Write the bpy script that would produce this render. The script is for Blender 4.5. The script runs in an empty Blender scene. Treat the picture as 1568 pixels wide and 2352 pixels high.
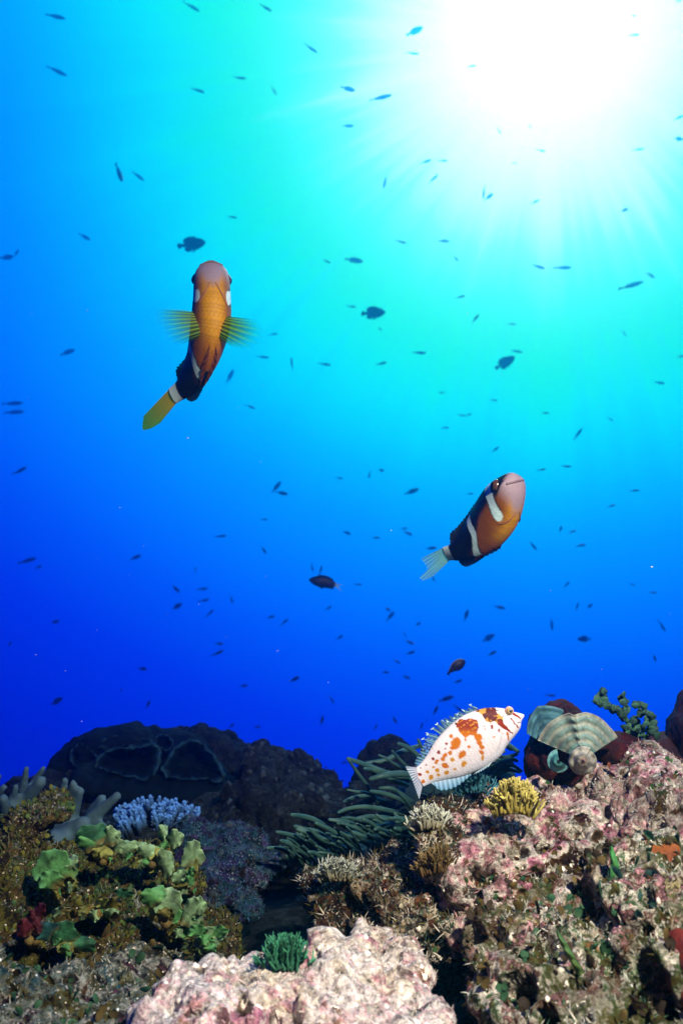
import bpy, bmesh, math, random
import numpy as np
from mathutils import Vector, Matrix, Quaternion

scene = bpy.context.scene
COL = scene.collection
R = math.radians

# ------------------------------------------------------------------ camera
PITCH = 10.0
FPX = 1957.0                       # focal length in units of a 1568 x 2352 frame
cam_d = bpy.data.cameras.new('camera')
cam_d.sensor_fit = 'VERTICAL'
cam_d.sensor_height = 36.0
cam_d.lens = 36.0 * FPX / 2352.0
cam_d.clip_start = 0.01
cam_d.clip_end = 400.0
cam_d.dof.use_dof = True
cam_d.dof.focus_distance = 0.52
cam_d.dof.aperture_fstop = 15.0
cam = bpy.data.objects.new('camera', cam_d)
COL.objects.link(cam)
cam.rotation_euler = (R(90 + PITCH), 0, 0)
cam.location = (0, 0, 0)
scene.camera = cam
FW = Vector((0, math.cos(R(PITCH)), math.sin(R(PITCH))))
UP = Vector((0, -math.sin(R(PITCH)), math.cos(R(PITCH))))
RT = Vector((1, 0, 0))


def P(px, py, d):
    """Point of the place that the photograph shows at px, py, at depth d metres."""
    return FW * d + RT * ((px - 784) / FPX * d) - UP * ((py - 1176) / FPX * d)


# ------------------------------------------------------------------ light
SUN = P(1262, 90, 1.0).normalized()
sun_el = math.asin(SUN.z)
sun_az = math.atan2(SUN.x, SUN.y)

w = bpy.data.worlds.new('World')
scene.world = w
w.use_nodes = True
nt = w.node_tree
nt.nodes.clear()


class NG:
    def __init__(s, t):
        s.t = t

    def n(s, typ, **kw):
        o = s.t.nodes.new(typ)
        for k, v in kw.items():
            setattr(o, k, v)
        return o

    def put(s, sock, v):
        if isinstance(v, bpy.types.NodeSocket):
            s.t.links.new(v, sock)
        elif v is not None:
            sock.default_value = v

    def math(s, op, a, b=None, c=None, clamp=False):
        m = s.n('ShaderNodeMath', operation=op, use_clamp=clamp)
        for i, v in enumerate((a, b, c)):
            s.put(m.inputs[i], v)
        return m.outputs[0]

    def vmath(s, op, a, b=None, scale=None):
        m = s.n('ShaderNodeVectorMath', operation=op)
        s.put(m.inputs[0], a)
        if b is not None:
            s.put(m.inputs[1], b)
        if scale is not None:
            s.put(m.inputs['Scale'], scale)
        return m.outputs['Value'] if op in ('DOT_PRODUCT', 'LENGTH') else m.outputs[0]

    def ramp(s, fac, stops, interp='LINEAR'):
        m = s.n('ShaderNodeValToRGB')
        cr = m.color_ramp
        cr.interpolation = interp
        while len(cr.elements) > 1:
            cr.elements.remove(cr.elements[-1])
        for i, (p, c) in enumerate(stops):
            e = cr.elements[0] if i == 0 else cr.elements.new(p)
            e.position = p
            e.color = (c, c, c, 1) if isinstance(c, (int, float)) else (c[0], c[1], c[2], 1)
        s.put(m.inputs[0], fac)
        return m.outputs[0]

    def noise(s, vec, scale, detail=4, rough=0.6, dist=0.0, col=False):
        m = s.n('ShaderNodeTexNoise')
        s.put(m.inputs['Vector'], vec)
        m.inputs['Scale'].default_value = scale
        m.inputs['Detail'].default_value = detail
        m.inputs['Roughness'].default_value = rough
        m.inputs['Distortion'].default_value = dist
        return m.outputs['Color' if col else 'Fac']

    def voro(s, vec, scale, feature='F1', out='Distance', rnd=1.0):
        m = s.n('ShaderNodeTexVoronoi', feature=feature)
        s.put(m.inputs['Vector'], vec)
        m.inputs['Scale'].default_value = scale
        m.inputs['Randomness'].default_value = rnd
        return m.outputs[out]

    def mix(s, fac, a, b, blend='MIX'):
        m = s.n('ShaderNodeMix', data_type='RGBA', blend_type=blend)
        s.put(m.inputs[0], fac)
        for sock, v in ((m.inputs[6], a), (m.inputs[7], b)):
            s.put(sock, (v[0], v[1], v[2], 1) if isinstance(v, (tuple, list)) else v)
        return m.outputs[2]


def s2l(c):
    c = c / 255.0
    return c / 12.92 if c <= 0.04045 else ((c + 0.055) / 1.055) ** 2.4


# the lit water, as light by direction: radial about the sun, darker downward and away
G = NG(nt)
tc = G.n('ShaderNodeTexCoord')
D = tc.outputs['Generated']
cs = G.vmath('DOT_PRODUCT', D, tuple(SUN))
theta = G.math('ARCCOSINE', G.math('MAXIMUM', G.math('MINIMUM', cs, 1.0), -1.0))     # radians from the sun
perp = G.vmath('NORMALIZE', G.vmath('SUBTRACT', D, G.vmath('SCALE', tuple(SUN), scale=cs)))
ray = G.math('ADD', G.math('MULTIPLY', G.noise(perp, 5.0, 3, 0.65), 0.6), G.math('MULTIPLY', G.noise(perp, 17.0, 3, 0.65), 0.4))
ray = G.math('SUBTRACT', ray, 0.5)
fade = G.ramp(theta, [(0.03, 0.0), (0.12, 1.0), (0.30, 0.75), (0.48, 0.12), (0.75, 0.0)])
theta = G.math('MULTIPLY', theta, G.math('SUBTRACT', 1.0, G.math('MULTIPLY', G.math('MULTIPLY', ray, 1.25), fade)))
sep = G.n('ShaderNodeSeparateXYZ')
G.put(sep.inputs[0], D)
# a soft darkening towards the depths
low = G.math('MULTIPLY', G.math('MAXIMUM', G.math('SUBTRACT', 0.30, sep.outputs['Z']), 0.0), 0.24)
theta2 = G.math('ADD', theta, low)
# WORLD_STOPS: degrees from the sun -> linear rgb
WS = WORLD_STOPS = [
    (0, (1.4, 1.6, 1.1)), (6.0, (1.3, 1.6, 1.0)), (9.0, (0.90, 1.8, 0.8)), (12.0, (0.16, 1.8, 0.6)), (15, (0.0, 1.85, 0.45)), (18, (0.0, 1.75, 0.52)),
    (21.5, (0.0, 1.65, 0.90)), (24.5, (0.0, 1.35, 1.3)), (29, (0.0, 0.82, 1.35)), (33, (0.0, 0.52, 1.35)), (38, (0.0, 0.31, 1.3)),
    (44, (0.0, 0.12, 1.2)), (50, (0.0, 0.02, 1.02)), (57, (0.0, 0.0, 0.80)), (65, (0.0, 0.0, 0.52)),
    (76, (0.0, 0.0, 0.34)), (100, (0.0, 0.003, 0.10)), (180, (0.0, 0.003, 0.04))]
rampc = G.ramp(G.math('DIVIDE', theta2, math.pi), [(a / 180.0, c) for a, c in WS])
core = G.math('POWER', G.math('MAXIMUM', cs, 0.0), 75.0)
corec = G.vmath('SCALE', (2.2, 1.4, 1.2), scale=core)
tot = G.vmath('ADD', rampc, corec)
bg = G.n('ShaderNodeBackground')
G.put(bg.inputs['Color'], tot)
bg.inputs['Strength'].default_value = 1.0
wo = G.n('ShaderNodeOutputWorld')
nt.links.new(bg.outputs[0], wo.inputs['Surface'])

sl = bpy.data.lights.new('sun', 'SUN')
sl.energy = 1.1
sl.angle = R(3.0)
sl.color = (0.8, 1.0, 0.95)
so = bpy.data.objects.new('sun', sl)
COL.objects.link(so)
so.rotation_euler = (-SUN).to_track_quat('-Z', 'Y').to_euler()

# the strobe on its arm above the camera that lit the near reef and the near fish
fl = bpy.data.lights.new('camera_strobe', 'SPOT')
fl.energy = STROBE = 38.0
fl.spot_size = R(84)
fl.spot_blend = 1.0
fl.shadow_soft_size = 0.009
fl.color = (1.0, 0.90, 0.78)
fo = bpy.data.objects.new('camera_strobe', fl)
COL.objects.link(fo)
fo.location = RT * 0.19 + UP * 0.25 + FW * 0.05
fo.rotation_euler = (P(960, 1640, 0.46) - fo.location).to_track_quat('-Z', 'Y').to_euler()

scene.view_settings.view_transform = 'Standard'
scene.view_settings.look = 'None'
scene.view_settings.exposure = 0.0
scene.view_settings.gamma = 1.0
scene.cycles.use_denoising = True
scene.cycles.max_bounces = 6
scene.cycles.volume_bounces = 2
scene.cycles.transparent_max_bounces = 12
scene.cycles.sample_clamp_indirect = 4.0
scene.cycles.caustics_reflective = False
scene.cycles.caustics_refractive = False

# ------------------------------------------------------------------ naming helpers
def tag(o, label=None, cat=None, group=None, kind=None):
    if label:
        o['label'] = label
    if cat:
        o['category'] = cat
    if group:
        o['group'] = group
    if kind:
        o['kind'] = kind
    return o


def empty(name, loc):
    o = bpy.data.objects.new(name, None)
    o.empty_display_size = 0.01
    o.location = loc
    COL.objects.link(o)
    return o


def mesh_obj(name, verts, faces, mat, parent=None, smooth=True, colors=None, loc=None):
    """One mesh object from arrays; verts are local to the parent (or to loc)."""
    me = bpy.data.meshes.new(name)
    verts = np.asarray(verts, dtype=np.float32).reshape(-1, 3)
    if isinstance(faces, np.ndarray):
        faces = np.ascontiguousarray(faces, dtype=np.int32)
        k = faces.shape[1]
        me.vertices.add(len(verts))
        me.vertices.foreach_set('co', verts.ravel())
        me.loops.add(faces.size)
        me.loops.foreach_set('vertex_index', faces.ravel())
        me.polygons.add(len(faces))
        me.polygons.foreach_set('loop_start', np.arange(0, faces.size, k, dtype=np.int32))
        me.update(calc_edges=True)
    else:
        me.from_pydata([tuple(v) for v in verts], [], faces)
    me.validate()
    if smooth:
        me.polygons.foreach_set('use_smooth', np.ones(len(me.polygons), dtype=bool))
    if colors is not None:
        c = np.asarray(colors, dtype=np.float32)
        if c.shape[1] == 3:
            c = np.concatenate([c, np.ones((len(c), 1), np.float32)], axis=1)
        a = me.color_attributes.new('pattern', 'FLOAT_COLOR', 'POINT')
        a.data.foreach_set('color', np.ascontiguousarray(c).ravel())
    if mat is not None:
        me.materials.append(mat)
    o = bpy.data.objects.new(name, me)
    COL.objects.link(o)
    if parent is not None:
        o.parent = parent
    if loc is not None:
        o.location = loc
    return o


class MB:
    """Collects pieces of one mesh."""
    def __init__(s):
        s.v, s.f, s.c, s.n = [], [], [], 0

    def add(s, v, f, c=None):
        v = np.asarray(v, dtype=np.float64).reshape(-1, 3)
        s.v.append(v)
        s.f.extend([tuple(int(i) + s.n for i in q) for q in f])
        if c is None:
            c = (1, 1, 1)
        c = np.asarray(c, dtype=np.float64)
        if c.ndim == 1:
            c = np.tile(c[None, :3], (len(v), 1))
        s.c.append(c[:, :3])
        s.n += len(v)

    def build(s, name, mat, parent=None, smooth=True, loc=None):
        return mesh_obj(name, np.concatenate(s.v), s.f, mat, parent, smooth, np.concatenate(s.c), loc)


def grid_faces(n, m, wrap=False):
    f = []
    mm = m if wrap else m - 1
    for i in range(n - 1):
        for j in range(mm):
            j2 = (j + 1) % m
            f.append((i * m + j, i * m + j2, (i + 1) * m + j2, (i + 1) * m + j))
    return f


def catmull(pts, n):
    """n points along a smooth curve through pts, by arc length."""
    p = np.array([list(q) for q in pts], dtype=float)
    p = np.vstack([2 * p[0] - p[1], p, 2 * p[-1] - p[-2]])
    out = []
    K = 24
    for i in range(1, len(p) - 2):
        for t in np.linspace(0, 1, K, endpoint=False):
            a, b, c, d = p[i - 1], p[i], p[i + 1], p[i + 2]
            out.append(0.5 * (2 * b + (c - a) * t + (2 * a - 5 * b + 4 * c - d) * t * t + (3 * b - a - 3 * c + d) * t ** 3))
    out.append(p[-2])
    out = np.array(out)
    L = np.concatenate([[0], np.cumsum(np.linalg.norm(np.diff(out, axis=0), axis=1))])
    tt = np.linspace(0, L[-1], n)
    return np.stack([np.interp(tt, L, out[:, k]) for k in range(out.shape[1])], axis=1)


def unit(a):
    a = np.asarray(a, dtype=float)
    return a / np.maximum(np.linalg.norm(a, axis=-1, keepdims=True), 1e-12)


def tube(pts, radii, seg=8, ref=(0.3, 0.2, 1.0), cap=True):
    """Vertices and faces of a tapered round tube through pts (closed, domed ends)."""
    pts = np.asarray(pts, dtype=float)
    radii = np.asarray(radii, dtype=float)
    T = unit(np.gradient(pts, axis=0))
    if cap:
        r0, r1 = radii[0], radii[-1]
        pts = np.vstack([pts[0] - T[0] * r0 * 0.6, pts, pts[-1] + T[-1] * r1 * 0.7, pts[-1] + T[-1] * r1 * 0.97])
        radii = np.concatenate([[r0 * 0.3], radii, [r1 * 0.7, r1 * 0.2]])
        T = np.vstack([T[0], T, T[-1], T[-1]])
    A = unit(np.cross(T, np.asarray(ref, dtype=float)))
    B = np.cross(T, A)
    an = np.linspace(0, 2 * np.pi, seg, endpoint=False)
    V = pts[:, None, :] + radii[:, None, None] * (np.cos(an)[None, :, None] * A[:, None, :] + np.sin(an)[None, :, None] * B[:, None, :])
    n = len(pts)
    F = grid_faces(n, seg, True)
    F.append(tuple(range(seg - 1, -1, -1)))
    F.append(tuple(range((n - 1) * seg, n * seg)))
    return V.reshape(-1, 3), F


# ------------------------------------------------------------------ noise (numpy)
def _hash(ix, iy, iz, seed):
    h = (ix.astype(np.int64) * 374761393 + iy.astype(np.int64) * 668265263 + iz.astype(np.int64) * 2147483647 + seed * 974711) & 0xFFFFFFFF
    h = ((h ^ (h >> 13)) * 1274126177) & 0xFFFFFFFF
    h = ((h ^ (h >> 16)) * 2246822519) & 0xFFFFFFFF
    return ((h ^ (h >> 15)) & 0xFFFFFF) / float(0xFFFFFF)


def vnoise(p, seed=0):
    i = np.floor(p).astype(np.int64)
    f = p - i
    u = f * f * f * (f * (f * 6 - 15) + 10)
    r = 0
    for dx in (0, 1):
        for dy in (0, 1):
            for dz in (0, 1):
                wgt = (u[:, 0] if dx else 1 - u[:, 0]) * (u[:, 1] if dy else 1 - u[:, 1]) * (u[:, 2] if dz else 1 - u[:, 2])
                r = r + wgt * _hash(i[:, 0] + dx, i[:, 1] + dy, i[:, 2] + dz, seed)
    return r * 2 - 1


def fbm(p, octs=4, seed=0, gain=0.5, lac=2.03):
    a, s, r = 1.0, 0.0, 0
    for k in range(octs):
        r = r + a * vnoise(p * (lac ** k) + 17.3 * k, seed + k)
        s += a
        a *= gain
    return r / s


def worley(p, seed=0):
    """Distance to the nearest feature point."""
    i = np.floor(p).astype(np.int64)
    best = np.full(len(p), 9.0)
    for dx in (-1, 0, 1):
        for dy in (-1, 0, 1):
            for dz in (-1, 0, 1):
                c = i + np.array([dx, dy, dz])
                q = np.stack([_hash(c[:, 0], c[:, 1], c[:, 2], seed + 11 * k) for k in range(3)], axis=1) + c
                best = np.minimum(best, np.sum((p - q) ** 2, axis=1))
    return np.sqrt(best)


# ------------------------------------------------------------------ materials
def new_mat(name):
    m = bpy.data.materials.new(name)
    m.use_nodes = True
    t = m.node_tree
    t.nodes.clear()
    g = NG(t)
    out = g.n('ShaderNodeOutputMaterial')
    return m, g, out


def pattern_mat(name, rough=0.5, spec=0.3, noise_scale=200.0, noise_amt=0.25, bump=0.0, bump_scale=400.0, transl=0.0, sss=0.0):
    """Skin whose own colours sit in the mesh ('pattern'), broken up by fine noise."""
    m, g, out = new_mat(name)
    at = g.n('ShaderNodeAttribute', attribute_name='pattern')
    tc = g.n('ShaderNodeTexCoord')
    nz = g.noise(tc.outputs['Object'], noise_scale, 3, 0.6)
    f = g.math('ADD', 1.0 - noise_amt * 0.5, g.math('MULTIPLY', nz, noise_amt))
    c = g.vmath('SCALE', at.outputs['Color'], scale=f)
    b = g.n('ShaderNodeBsdfPrincipled')
    g.put(b.inputs['Base Color'], c)
    b.inputs['Roughness'].default_value = rough
    b.inputs['Specular IOR Level'].default_value = spec
    if bump:
        bp = g.n('ShaderNodeBump')
        bp.inputs['Strength'].default_value = bump
        bp.inputs['Distance'].default_value = 0.001
        g.put(bp.inputs['Height'], g.noise(tc.outputs['Object'], bump_scale, 3, 0.6))
        g.put(b.inputs['Normal'], bp.outputs[0])
    sh = b.outputs[0]
    if transl:
        tr = g.n('ShaderNodeBsdfTranslucent')
        g.put(tr.inputs['Color'], c)
        mx = g.n('ShaderNodeMixShader')
        mx.inputs[0].default_value = transl
        g.t.links.new(sh, mx.inputs[1])
        g.t.links.new(tr.outputs[0], mx.inputs[2])
        sh = mx.outputs[0]
    g.t.links.new(sh, out.inputs['Surface'])
    return m


def fin_mat(name, transl=0.5, edge_alpha=True):
    """Fin membrane: thinner towards its margin; the alpha of 'pattern' is how dense the membrane is."""
    m, g, out = new_mat(name)
    at = g.n('ShaderNodeAttribute', attribute_name='pattern')
    c = at.outputs['Color']
    d = g.n('ShaderNodeBsdfPrincipled')
    g.put(d.inputs['Base Color'], c)
    d.inputs['Roughness'].default_value = 0.5
    tr = g.n('ShaderNodeBsdfTranslucent')
    g.put(tr.inputs['Color'], c)
    mx = g.n('ShaderNodeMixShader')
    mx.inputs[0].default_value = transl
    g.t.links.new(d.outputs[0], mx.inputs[1])
    g.t.links.new(tr.outputs[0], mx.inputs[2])
    tp = g.n('ShaderNodeBsdfTransparent')
    tint = g.vmath('MINIMUM', g.vmath('SCALE', c, scale=2.6), (1, 1, 1))      # the membrane filters the light behind it
    g.put(tp.inputs['Color'], g.mix(at.outputs['Alpha'], (1, 1, 1), g.mix(0.15, tint, (1, 1, 1))))
    m2 = g.n('ShaderNodeMixShader')
    g.put(m2.inputs[0], at.outputs['Alpha'])
    g.t.links.new(tp.outputs[0], m2.inputs[1])
    g.t.links.new(mx.outputs[0], m2.inputs[2])
    g.t.links.new(m2.outputs[0], out.inputs['Surface'])
    return m


def plain_mat(name, col, col2=None, scale=60.0, rough=0.7, spec=0.2, bump=0.3, bump_scale=300.0, bump_dist=0.002, transl=0.0):
    m, g, out = new_mat(name)
    tc = g.n('ShaderNodeTexCoord')
    col2 = col2 or tuple(x * 0.5 for x in col)
    nz = g.ramp(g.noise(tc.outputs['Object'], scale, 5, 0.65), [(0.35, 0.0), (0.65, 1.0)])
    c = g.mix(nz, col, col2)
    b = g.n('ShaderNodeBsdfPrincipled')
    g.put(b.inputs['Base Color'], c)
    b.inputs['Roughness'].default_value = rough
    b.inputs['Specular IOR Level'].default_value = spec
    if bump:
        bp = g.n('ShaderNodeBump')
        bp.inputs['Strength'].default_value = bump
        bp.inputs['Distance'].default_value = bump_dist
        g.put(bp.inputs['Height'], g.noise(tc.outputs['Object'], bump_scale, 4, 0.7))
        g.put(b.inputs['Normal'], bp.outputs[0])
    sh = b.outputs[0]
    if transl:
        tr = g.n('ShaderNodeBsdfTranslucent')
        g.put(tr.inputs['Color'], c)
        mx = g.n('ShaderNodeMixShader')
        mx.inputs[0].default_value = transl
        g.t.links.new(sh, mx.inputs[1])
        g.t.links.new(tr.outputs[0], mx.inputs[2])
        sh = mx.outputs[0]
    g.t.links.new(sh, out.inputs['Surface'])
    return m


# ------------------------------------------------------------------ haze
HAZE_DENSITY = 0.10
HX, HY0, HY1, HZ0, HZ1 = 6.5, -1.2, 10.2, -5.0, 7.0
hv = [(x, y, z) for x in (-HX, HX) for y in (HY0, HY1) for z in (HZ0, HZ1)]
hf = [(0, 1, 3, 2), (4, 6, 7, 5), (0, 4, 5, 1), (2, 3, 7, 6), (0, 2, 6, 4), (1, 5, 7, 3)]
hm, hg, hout = new_mat('water_haze')
pv = hg.n('ShaderNodeVolumePrincipled')
pv.inputs['Color'].default_value = (0.03, 0.41, 0.86, 1)
pv.inputs['Density'].default_value = HAZE_DENSITY
pv.inputs['Anisotropy'].default_value = 0.92
hg.t.links.new(pv.outputs[0], hout.inputs['Volume'])
haze = mesh_obj('haze', hv, hf, hm, smooth=False)
tag(haze, kind='stuff')

# ------------------------------------------------------------------ small reef fish in open water
def spindle(n_s, n_a, prof, bend=0.0):
    """A fish trunk along +X (nose at +0.5): prof rows are (s, up, down, half width)."""
    t = np.array(prof)
    s = (1 - np.cos(np.linspace(0, np.pi, n_s))) / 2
    hu, hd, wd = (np.interp(s, t[:, 0], t[:, k]) for k in (1, 2, 3))
    an = np.linspace(0, 2 * np.pi, n_a, endpoint=False)
    z = np.sin(an)
    Y = wd[:, None] * np.cos(an)[None, :]
    Z = np.where(z[None, :] > 0, hu[:, None] * z[None, :], hd[:, None] * z[None, :])
    X = np.repeat((0.5 - s)[:, None], n_a, 1)
    V = np.stack([X, Y, Z], axis=-1).reshape(-1, 3)
    F = grid_faces(n_s, n_a, True)
    return V, F


def bent(V, k):
    V = np.array(V, dtype=float)
    V[:, 1] += k * (V[:, 0] - 0.1) ** 2 * np.sign(0.1 - V[:, 0])
    return V


def fin_plate(outline, th=0.006):
    """A thin fin in the XZ plane with a lens-like thickness."""
    o = np.array(outline, dtype=float)
    n = len(o)
    c = o.mean(axis=0)
    V = [(x, 0, z) for x, z in o] + [(c[0], th, c[1]), (c[0], -th, c[1])]
    F = [(i, (i + 1) % n, n) for i in range(n)] + [((i + 1) % n, i, n + 1) for i in range(n)]
    return np.array(V), F


FISH_DARK = plain_mat('dark_fish_skin', (0.030, 0.036, 0.055), (0.018, 0.02, 0.035), 8.0, 0.5, 0.3, 0.0)
FISH_PALE = plain_mat('white_tail_skin', (0.75, 0.80, 0.82), (0.6, 0.65, 0.7), 8.0, 0.5, 0.3, 0.0, transl=0.5)

PROF = {
    'chromis': [(0, .008, .008, .006), (.06, .052, .05, .03), (.18, .10, .10, .055), (.36, .128, .135, .066), (.55, .10, .115, .052), (.70, .058, .062, .03), (.80, .03, .03, .014), (.84, .028, .028, .010)],
    'slim': [(0, .008, .008, .006), (.06, .036, .034, .028), (.2, .066, .066, .05), (.4, .078, .082, .056), (.6, .06, .064, .04), (.75, .034, .036, .022), (.82, .022, .022, .011), (.84, .02, .02, .01)],
    'deep': [(0, .01, .01, .008), (.05, .075, .07, .04), (.15, .15, .145, .07), (.34, .20, .21, .085), (.54, .175, .19, .066), (.68, .105, .11, .036), (.77, .05, .05, .017), (.80, .045, .045, .012)],
}
OUT = {   # fins as (tail, back fin, belly fin)
    'chromis': ([(-.32, .026), (-.40, .06), (-.5, .105), (-.44, .02), (-.43, 0), (-.44, -.02), (-.5, -.105), (-.40, -.06), (-.32, -.026)],
                [(.22, .10), (.12, .155), (-.06, .15), (-.2, .105), (-.27, .075), (-.22, .05), (0, .08)],
                [(-.02, -.10), (-.10, -.15), (-.22, -.12), (-.25, -.075), (-.15, -.06)]),
    'slim': ([(-.32, .02), (-.40, .045), (-.5, .085), (-.44, .015), (-.43, 0), (-.44, -.015), (-.5, -.085), (-.40, -.045), (-.32, -.02)],
             [(.16, .06), (.06, .098), (-.1, .085), (-.24, .05), (-.1, .045)],
             [(-.05, -.06), (-.12, -.09), (-.22, -.068), (-.2, -.04)]),
    'deep': ([(-.28, .045), (-.36, .07), (-.46, .105), (-.48, .09), (-.45, 0), (-.48, -.09), (-.46, -.105), (-.36, -.07), (-.28, -.045)],
             [(.24, .15), (.12, .245), (-.06, .26), (-.2, .225), (-.29, .15), (-.25, .06), (0, .12)],
             [(.02, -.16), (-.06, -.245), (-.2, -.225), (-.28, -.14), (-.22, -.06), (-.05, -.1)]),
}
MESHES = {}
FAT = {'slim': 1.35, 'chromis': 1.15, 'deep': 1.0}


def small_fish_mesh(kind, bend):
    key = (kind, bend)
    if key in MESHES:
        return MESHES[key]
    b = MB()
    V, F = spindle(22, 14, [(a, b * FAT[kind], c * FAT[kind], d_ * FAT[kind]) for a, b, c, d_ in PROF[kind]])
    b.add(bent(V, bend), F)
    for o in OUT[kind]:
        V, F = fin_plate(o, 0.005)
        b.add(bent(V, bend), F)
    if kind == 'deep':                   # hanging belly fins
        for sy in (-1, 1):
            V, F = fin_plate([(.2, -.17), (.12, -.20), (.0, -.30), (.05, -.17)], .006)
            V[:, 1] += sy * .03
            b.add(bent(V, bend), F)
    me = b.build('small_fish', FISH_DARK)
    m = me.data
    bpy.data.objects.remove(me)
    MESHES[key] = m
    return m


def fish_axes(ang, toward, roll=0.0):
    """Image heading (degrees, 0 = right, 90 = up), share of the body turned to the camera, roll about the body."""
    a = R(ang)
    f = (RT * math.cos(a) + UP * math.sin(a)) * math.sqrt(max(0.02, 1 - toward * toward)) - FW * toward
    f.normalize()
    ref = Vector((0, 0, 1)) if abs(f.z) < 0.93 else -RT * math.copysign(1, math.cos(a) + 1e-6)
    zz = (ref - f * ref.dot(f)).normalized()
    zz = Quaternion(f, roll) @ zz
    yy = zz.cross(f)
    return Matrix((f, yy, zz)).transposed()


Q = {1: (0, 0), 2: (1056, 0), 3: (0, 1056), 4: (1056, 1056)}
K = 1568 / 2112.0
RAW = []


def fq(q, rows):
    ox, oy = Q[q]
    for x, y, L, a, k in rows:
        RAW.append(((ox + x / 1.4848) * K, (oy + y / 1.4848) * K, L / 1.4848 * K, a, k))


def fs(ox, rows):
    for x, y, L, a, k in rows:
        RAW.append(((ox + x / 2.2273) * K, (2112 + y / 2.2273) * K, L / 2.2273 * K, a, k))


fq(1, [(256, 75, 90, -8, 's'), (880, 30, 80, -22, 's'), (1222, 36, 62, -30, 's'), (1428, 222, 68, -25, 's'), (262, 325, 90, -22, 's'), (910, 415, 66, -18, 's'),
       (1100, 358, 64, -5, 's'), (1258, 415, 46, -65, 's'), (547, 792, 112, -68, 's'), (635, 808, 66, -38, 's'), (390, 1088, 58, -25, 'c'), (1066, 997, 52, -15, 's'),
       (1500, 1200, 42, -28, 's'), (880, 1122, 134, 7, 'd'), (32, 1182, 76, -2, 'c'), (77, 1162, 38, 62, 'c'), (1255, 1535, 48, 3, 's')])
fq(2, [(336, 143, 98, 35, 'c'), (325, 245, 68, -3, 's'), (598, 303, 42, 10, 's'), (30, 408, 72, -8, 'c'), (180, 448, 104, 2, 's'), (30, 578, 58, 2, 'c'), (388, 742, 60, 28, 's'),
       (465, 738, 48, -5, 's'), (420, 822, 62, 38, 's'), (200, 835, 60, -105, 's'), (652, 880, 66, -90, 's'), (677, 903, 54, 42, 'c'), (722, 600, 34, -50, 's'), (915, 692, 40, -25, 'c'),
       (793, 749, 26, -10, 'c'), (888, 927, 50, 30, 's'), (1298, 965, 46, 25, 'c'), (1340, 72, 28, -10, 's'), (1340, 161, 54, 0, 's'), (1545, 5, 44, 25, 's'), (1548, 540, 44, 20, 'c'),
       (1547, 638, 42, -20, 'd'), (1360, 686, 54, -5, 's'), (272, 1110, 58, -20, 's'), (468, 1107, 60, 4, 's'), (525, 1188, 38, -55, 's'), (58, 1195, 84, -8, 'c'), (904, 1225, 62, -22, 's'),
       (1015, 1229, 84, 0, 's'), (1415, 1260, 58, -58, 'b'), (1330, 1310, 100, 15, 'b'), (545, 1364, 44, 10, 's'), (615, 1462, 54, 48, 's'), (780, 1488, 44, 0, 's'), (47, 1408, 44, -5, 's'),
       (145, 1437, 114, -2, 'd'), (177, 1511, 28, -40, 's'), (1295, 1530, 36, -55, 's'), (865, 580, 24, -80, 's')])
fq(3, [(312, 50, 74, 20, 'c'), (60, 285, 86, 6, 's'), (65, 325, 100, 0, 's'), (92, 595, 78, 25, 's'), (1208, 72, 58, -5, 's'), (1340, 105, 62, 90, 's'), (1490, 105, 62, -3, 's'), (1057, 160, 70, 65, 'c'),
       (1150, 300, 48, -25, 'b'), (1270, 668, 64, 50, 'c'), (1295, 697, 58, -10, 'c'), (1213, 818, 36, 0, 's'), (1015, 895, 54, 5, 's'), (1212, 960, 40, -55, 'c'), (125, 1008, 98, 15, 's'),
       (178, 1037, 32, 25, 'c'), (622, 992, 64, 15, 'c'), (898, 1053, 36, 80, 'c'), (808, 1137, 50, -35, 'c'), (930, 1137, 54, 5, 's'), (937, 1190, 50, 12, 's'), (963, 1250, 54, 45, 's'),
       (815, 1217, 50, 30, 'd'), (1064, 1187, 36, -75, 'c'), (1245, 1266, 38, 10, 'c'), (1306, 1290, 46, 40, 's'), (258, 1288, 38, 190, 'd'), (47, 1390, 28, 60, 'c'), (1008, 1389, 40, 0, 'c'),
       (1000, 1432, 60, 25, 's'), (656, 1504, 46, 0, 'c'), (1353, 1552, 52, 30, 'c'), (1432, 1037, 44, -65, 'b'), (1472, 1052, 46, 72, 's'), (1508, 1225, 36, 25, 'c'), (1560, 1360, 36, 32, 'c'), (1558, 628, 34, -5, 's')])
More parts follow.
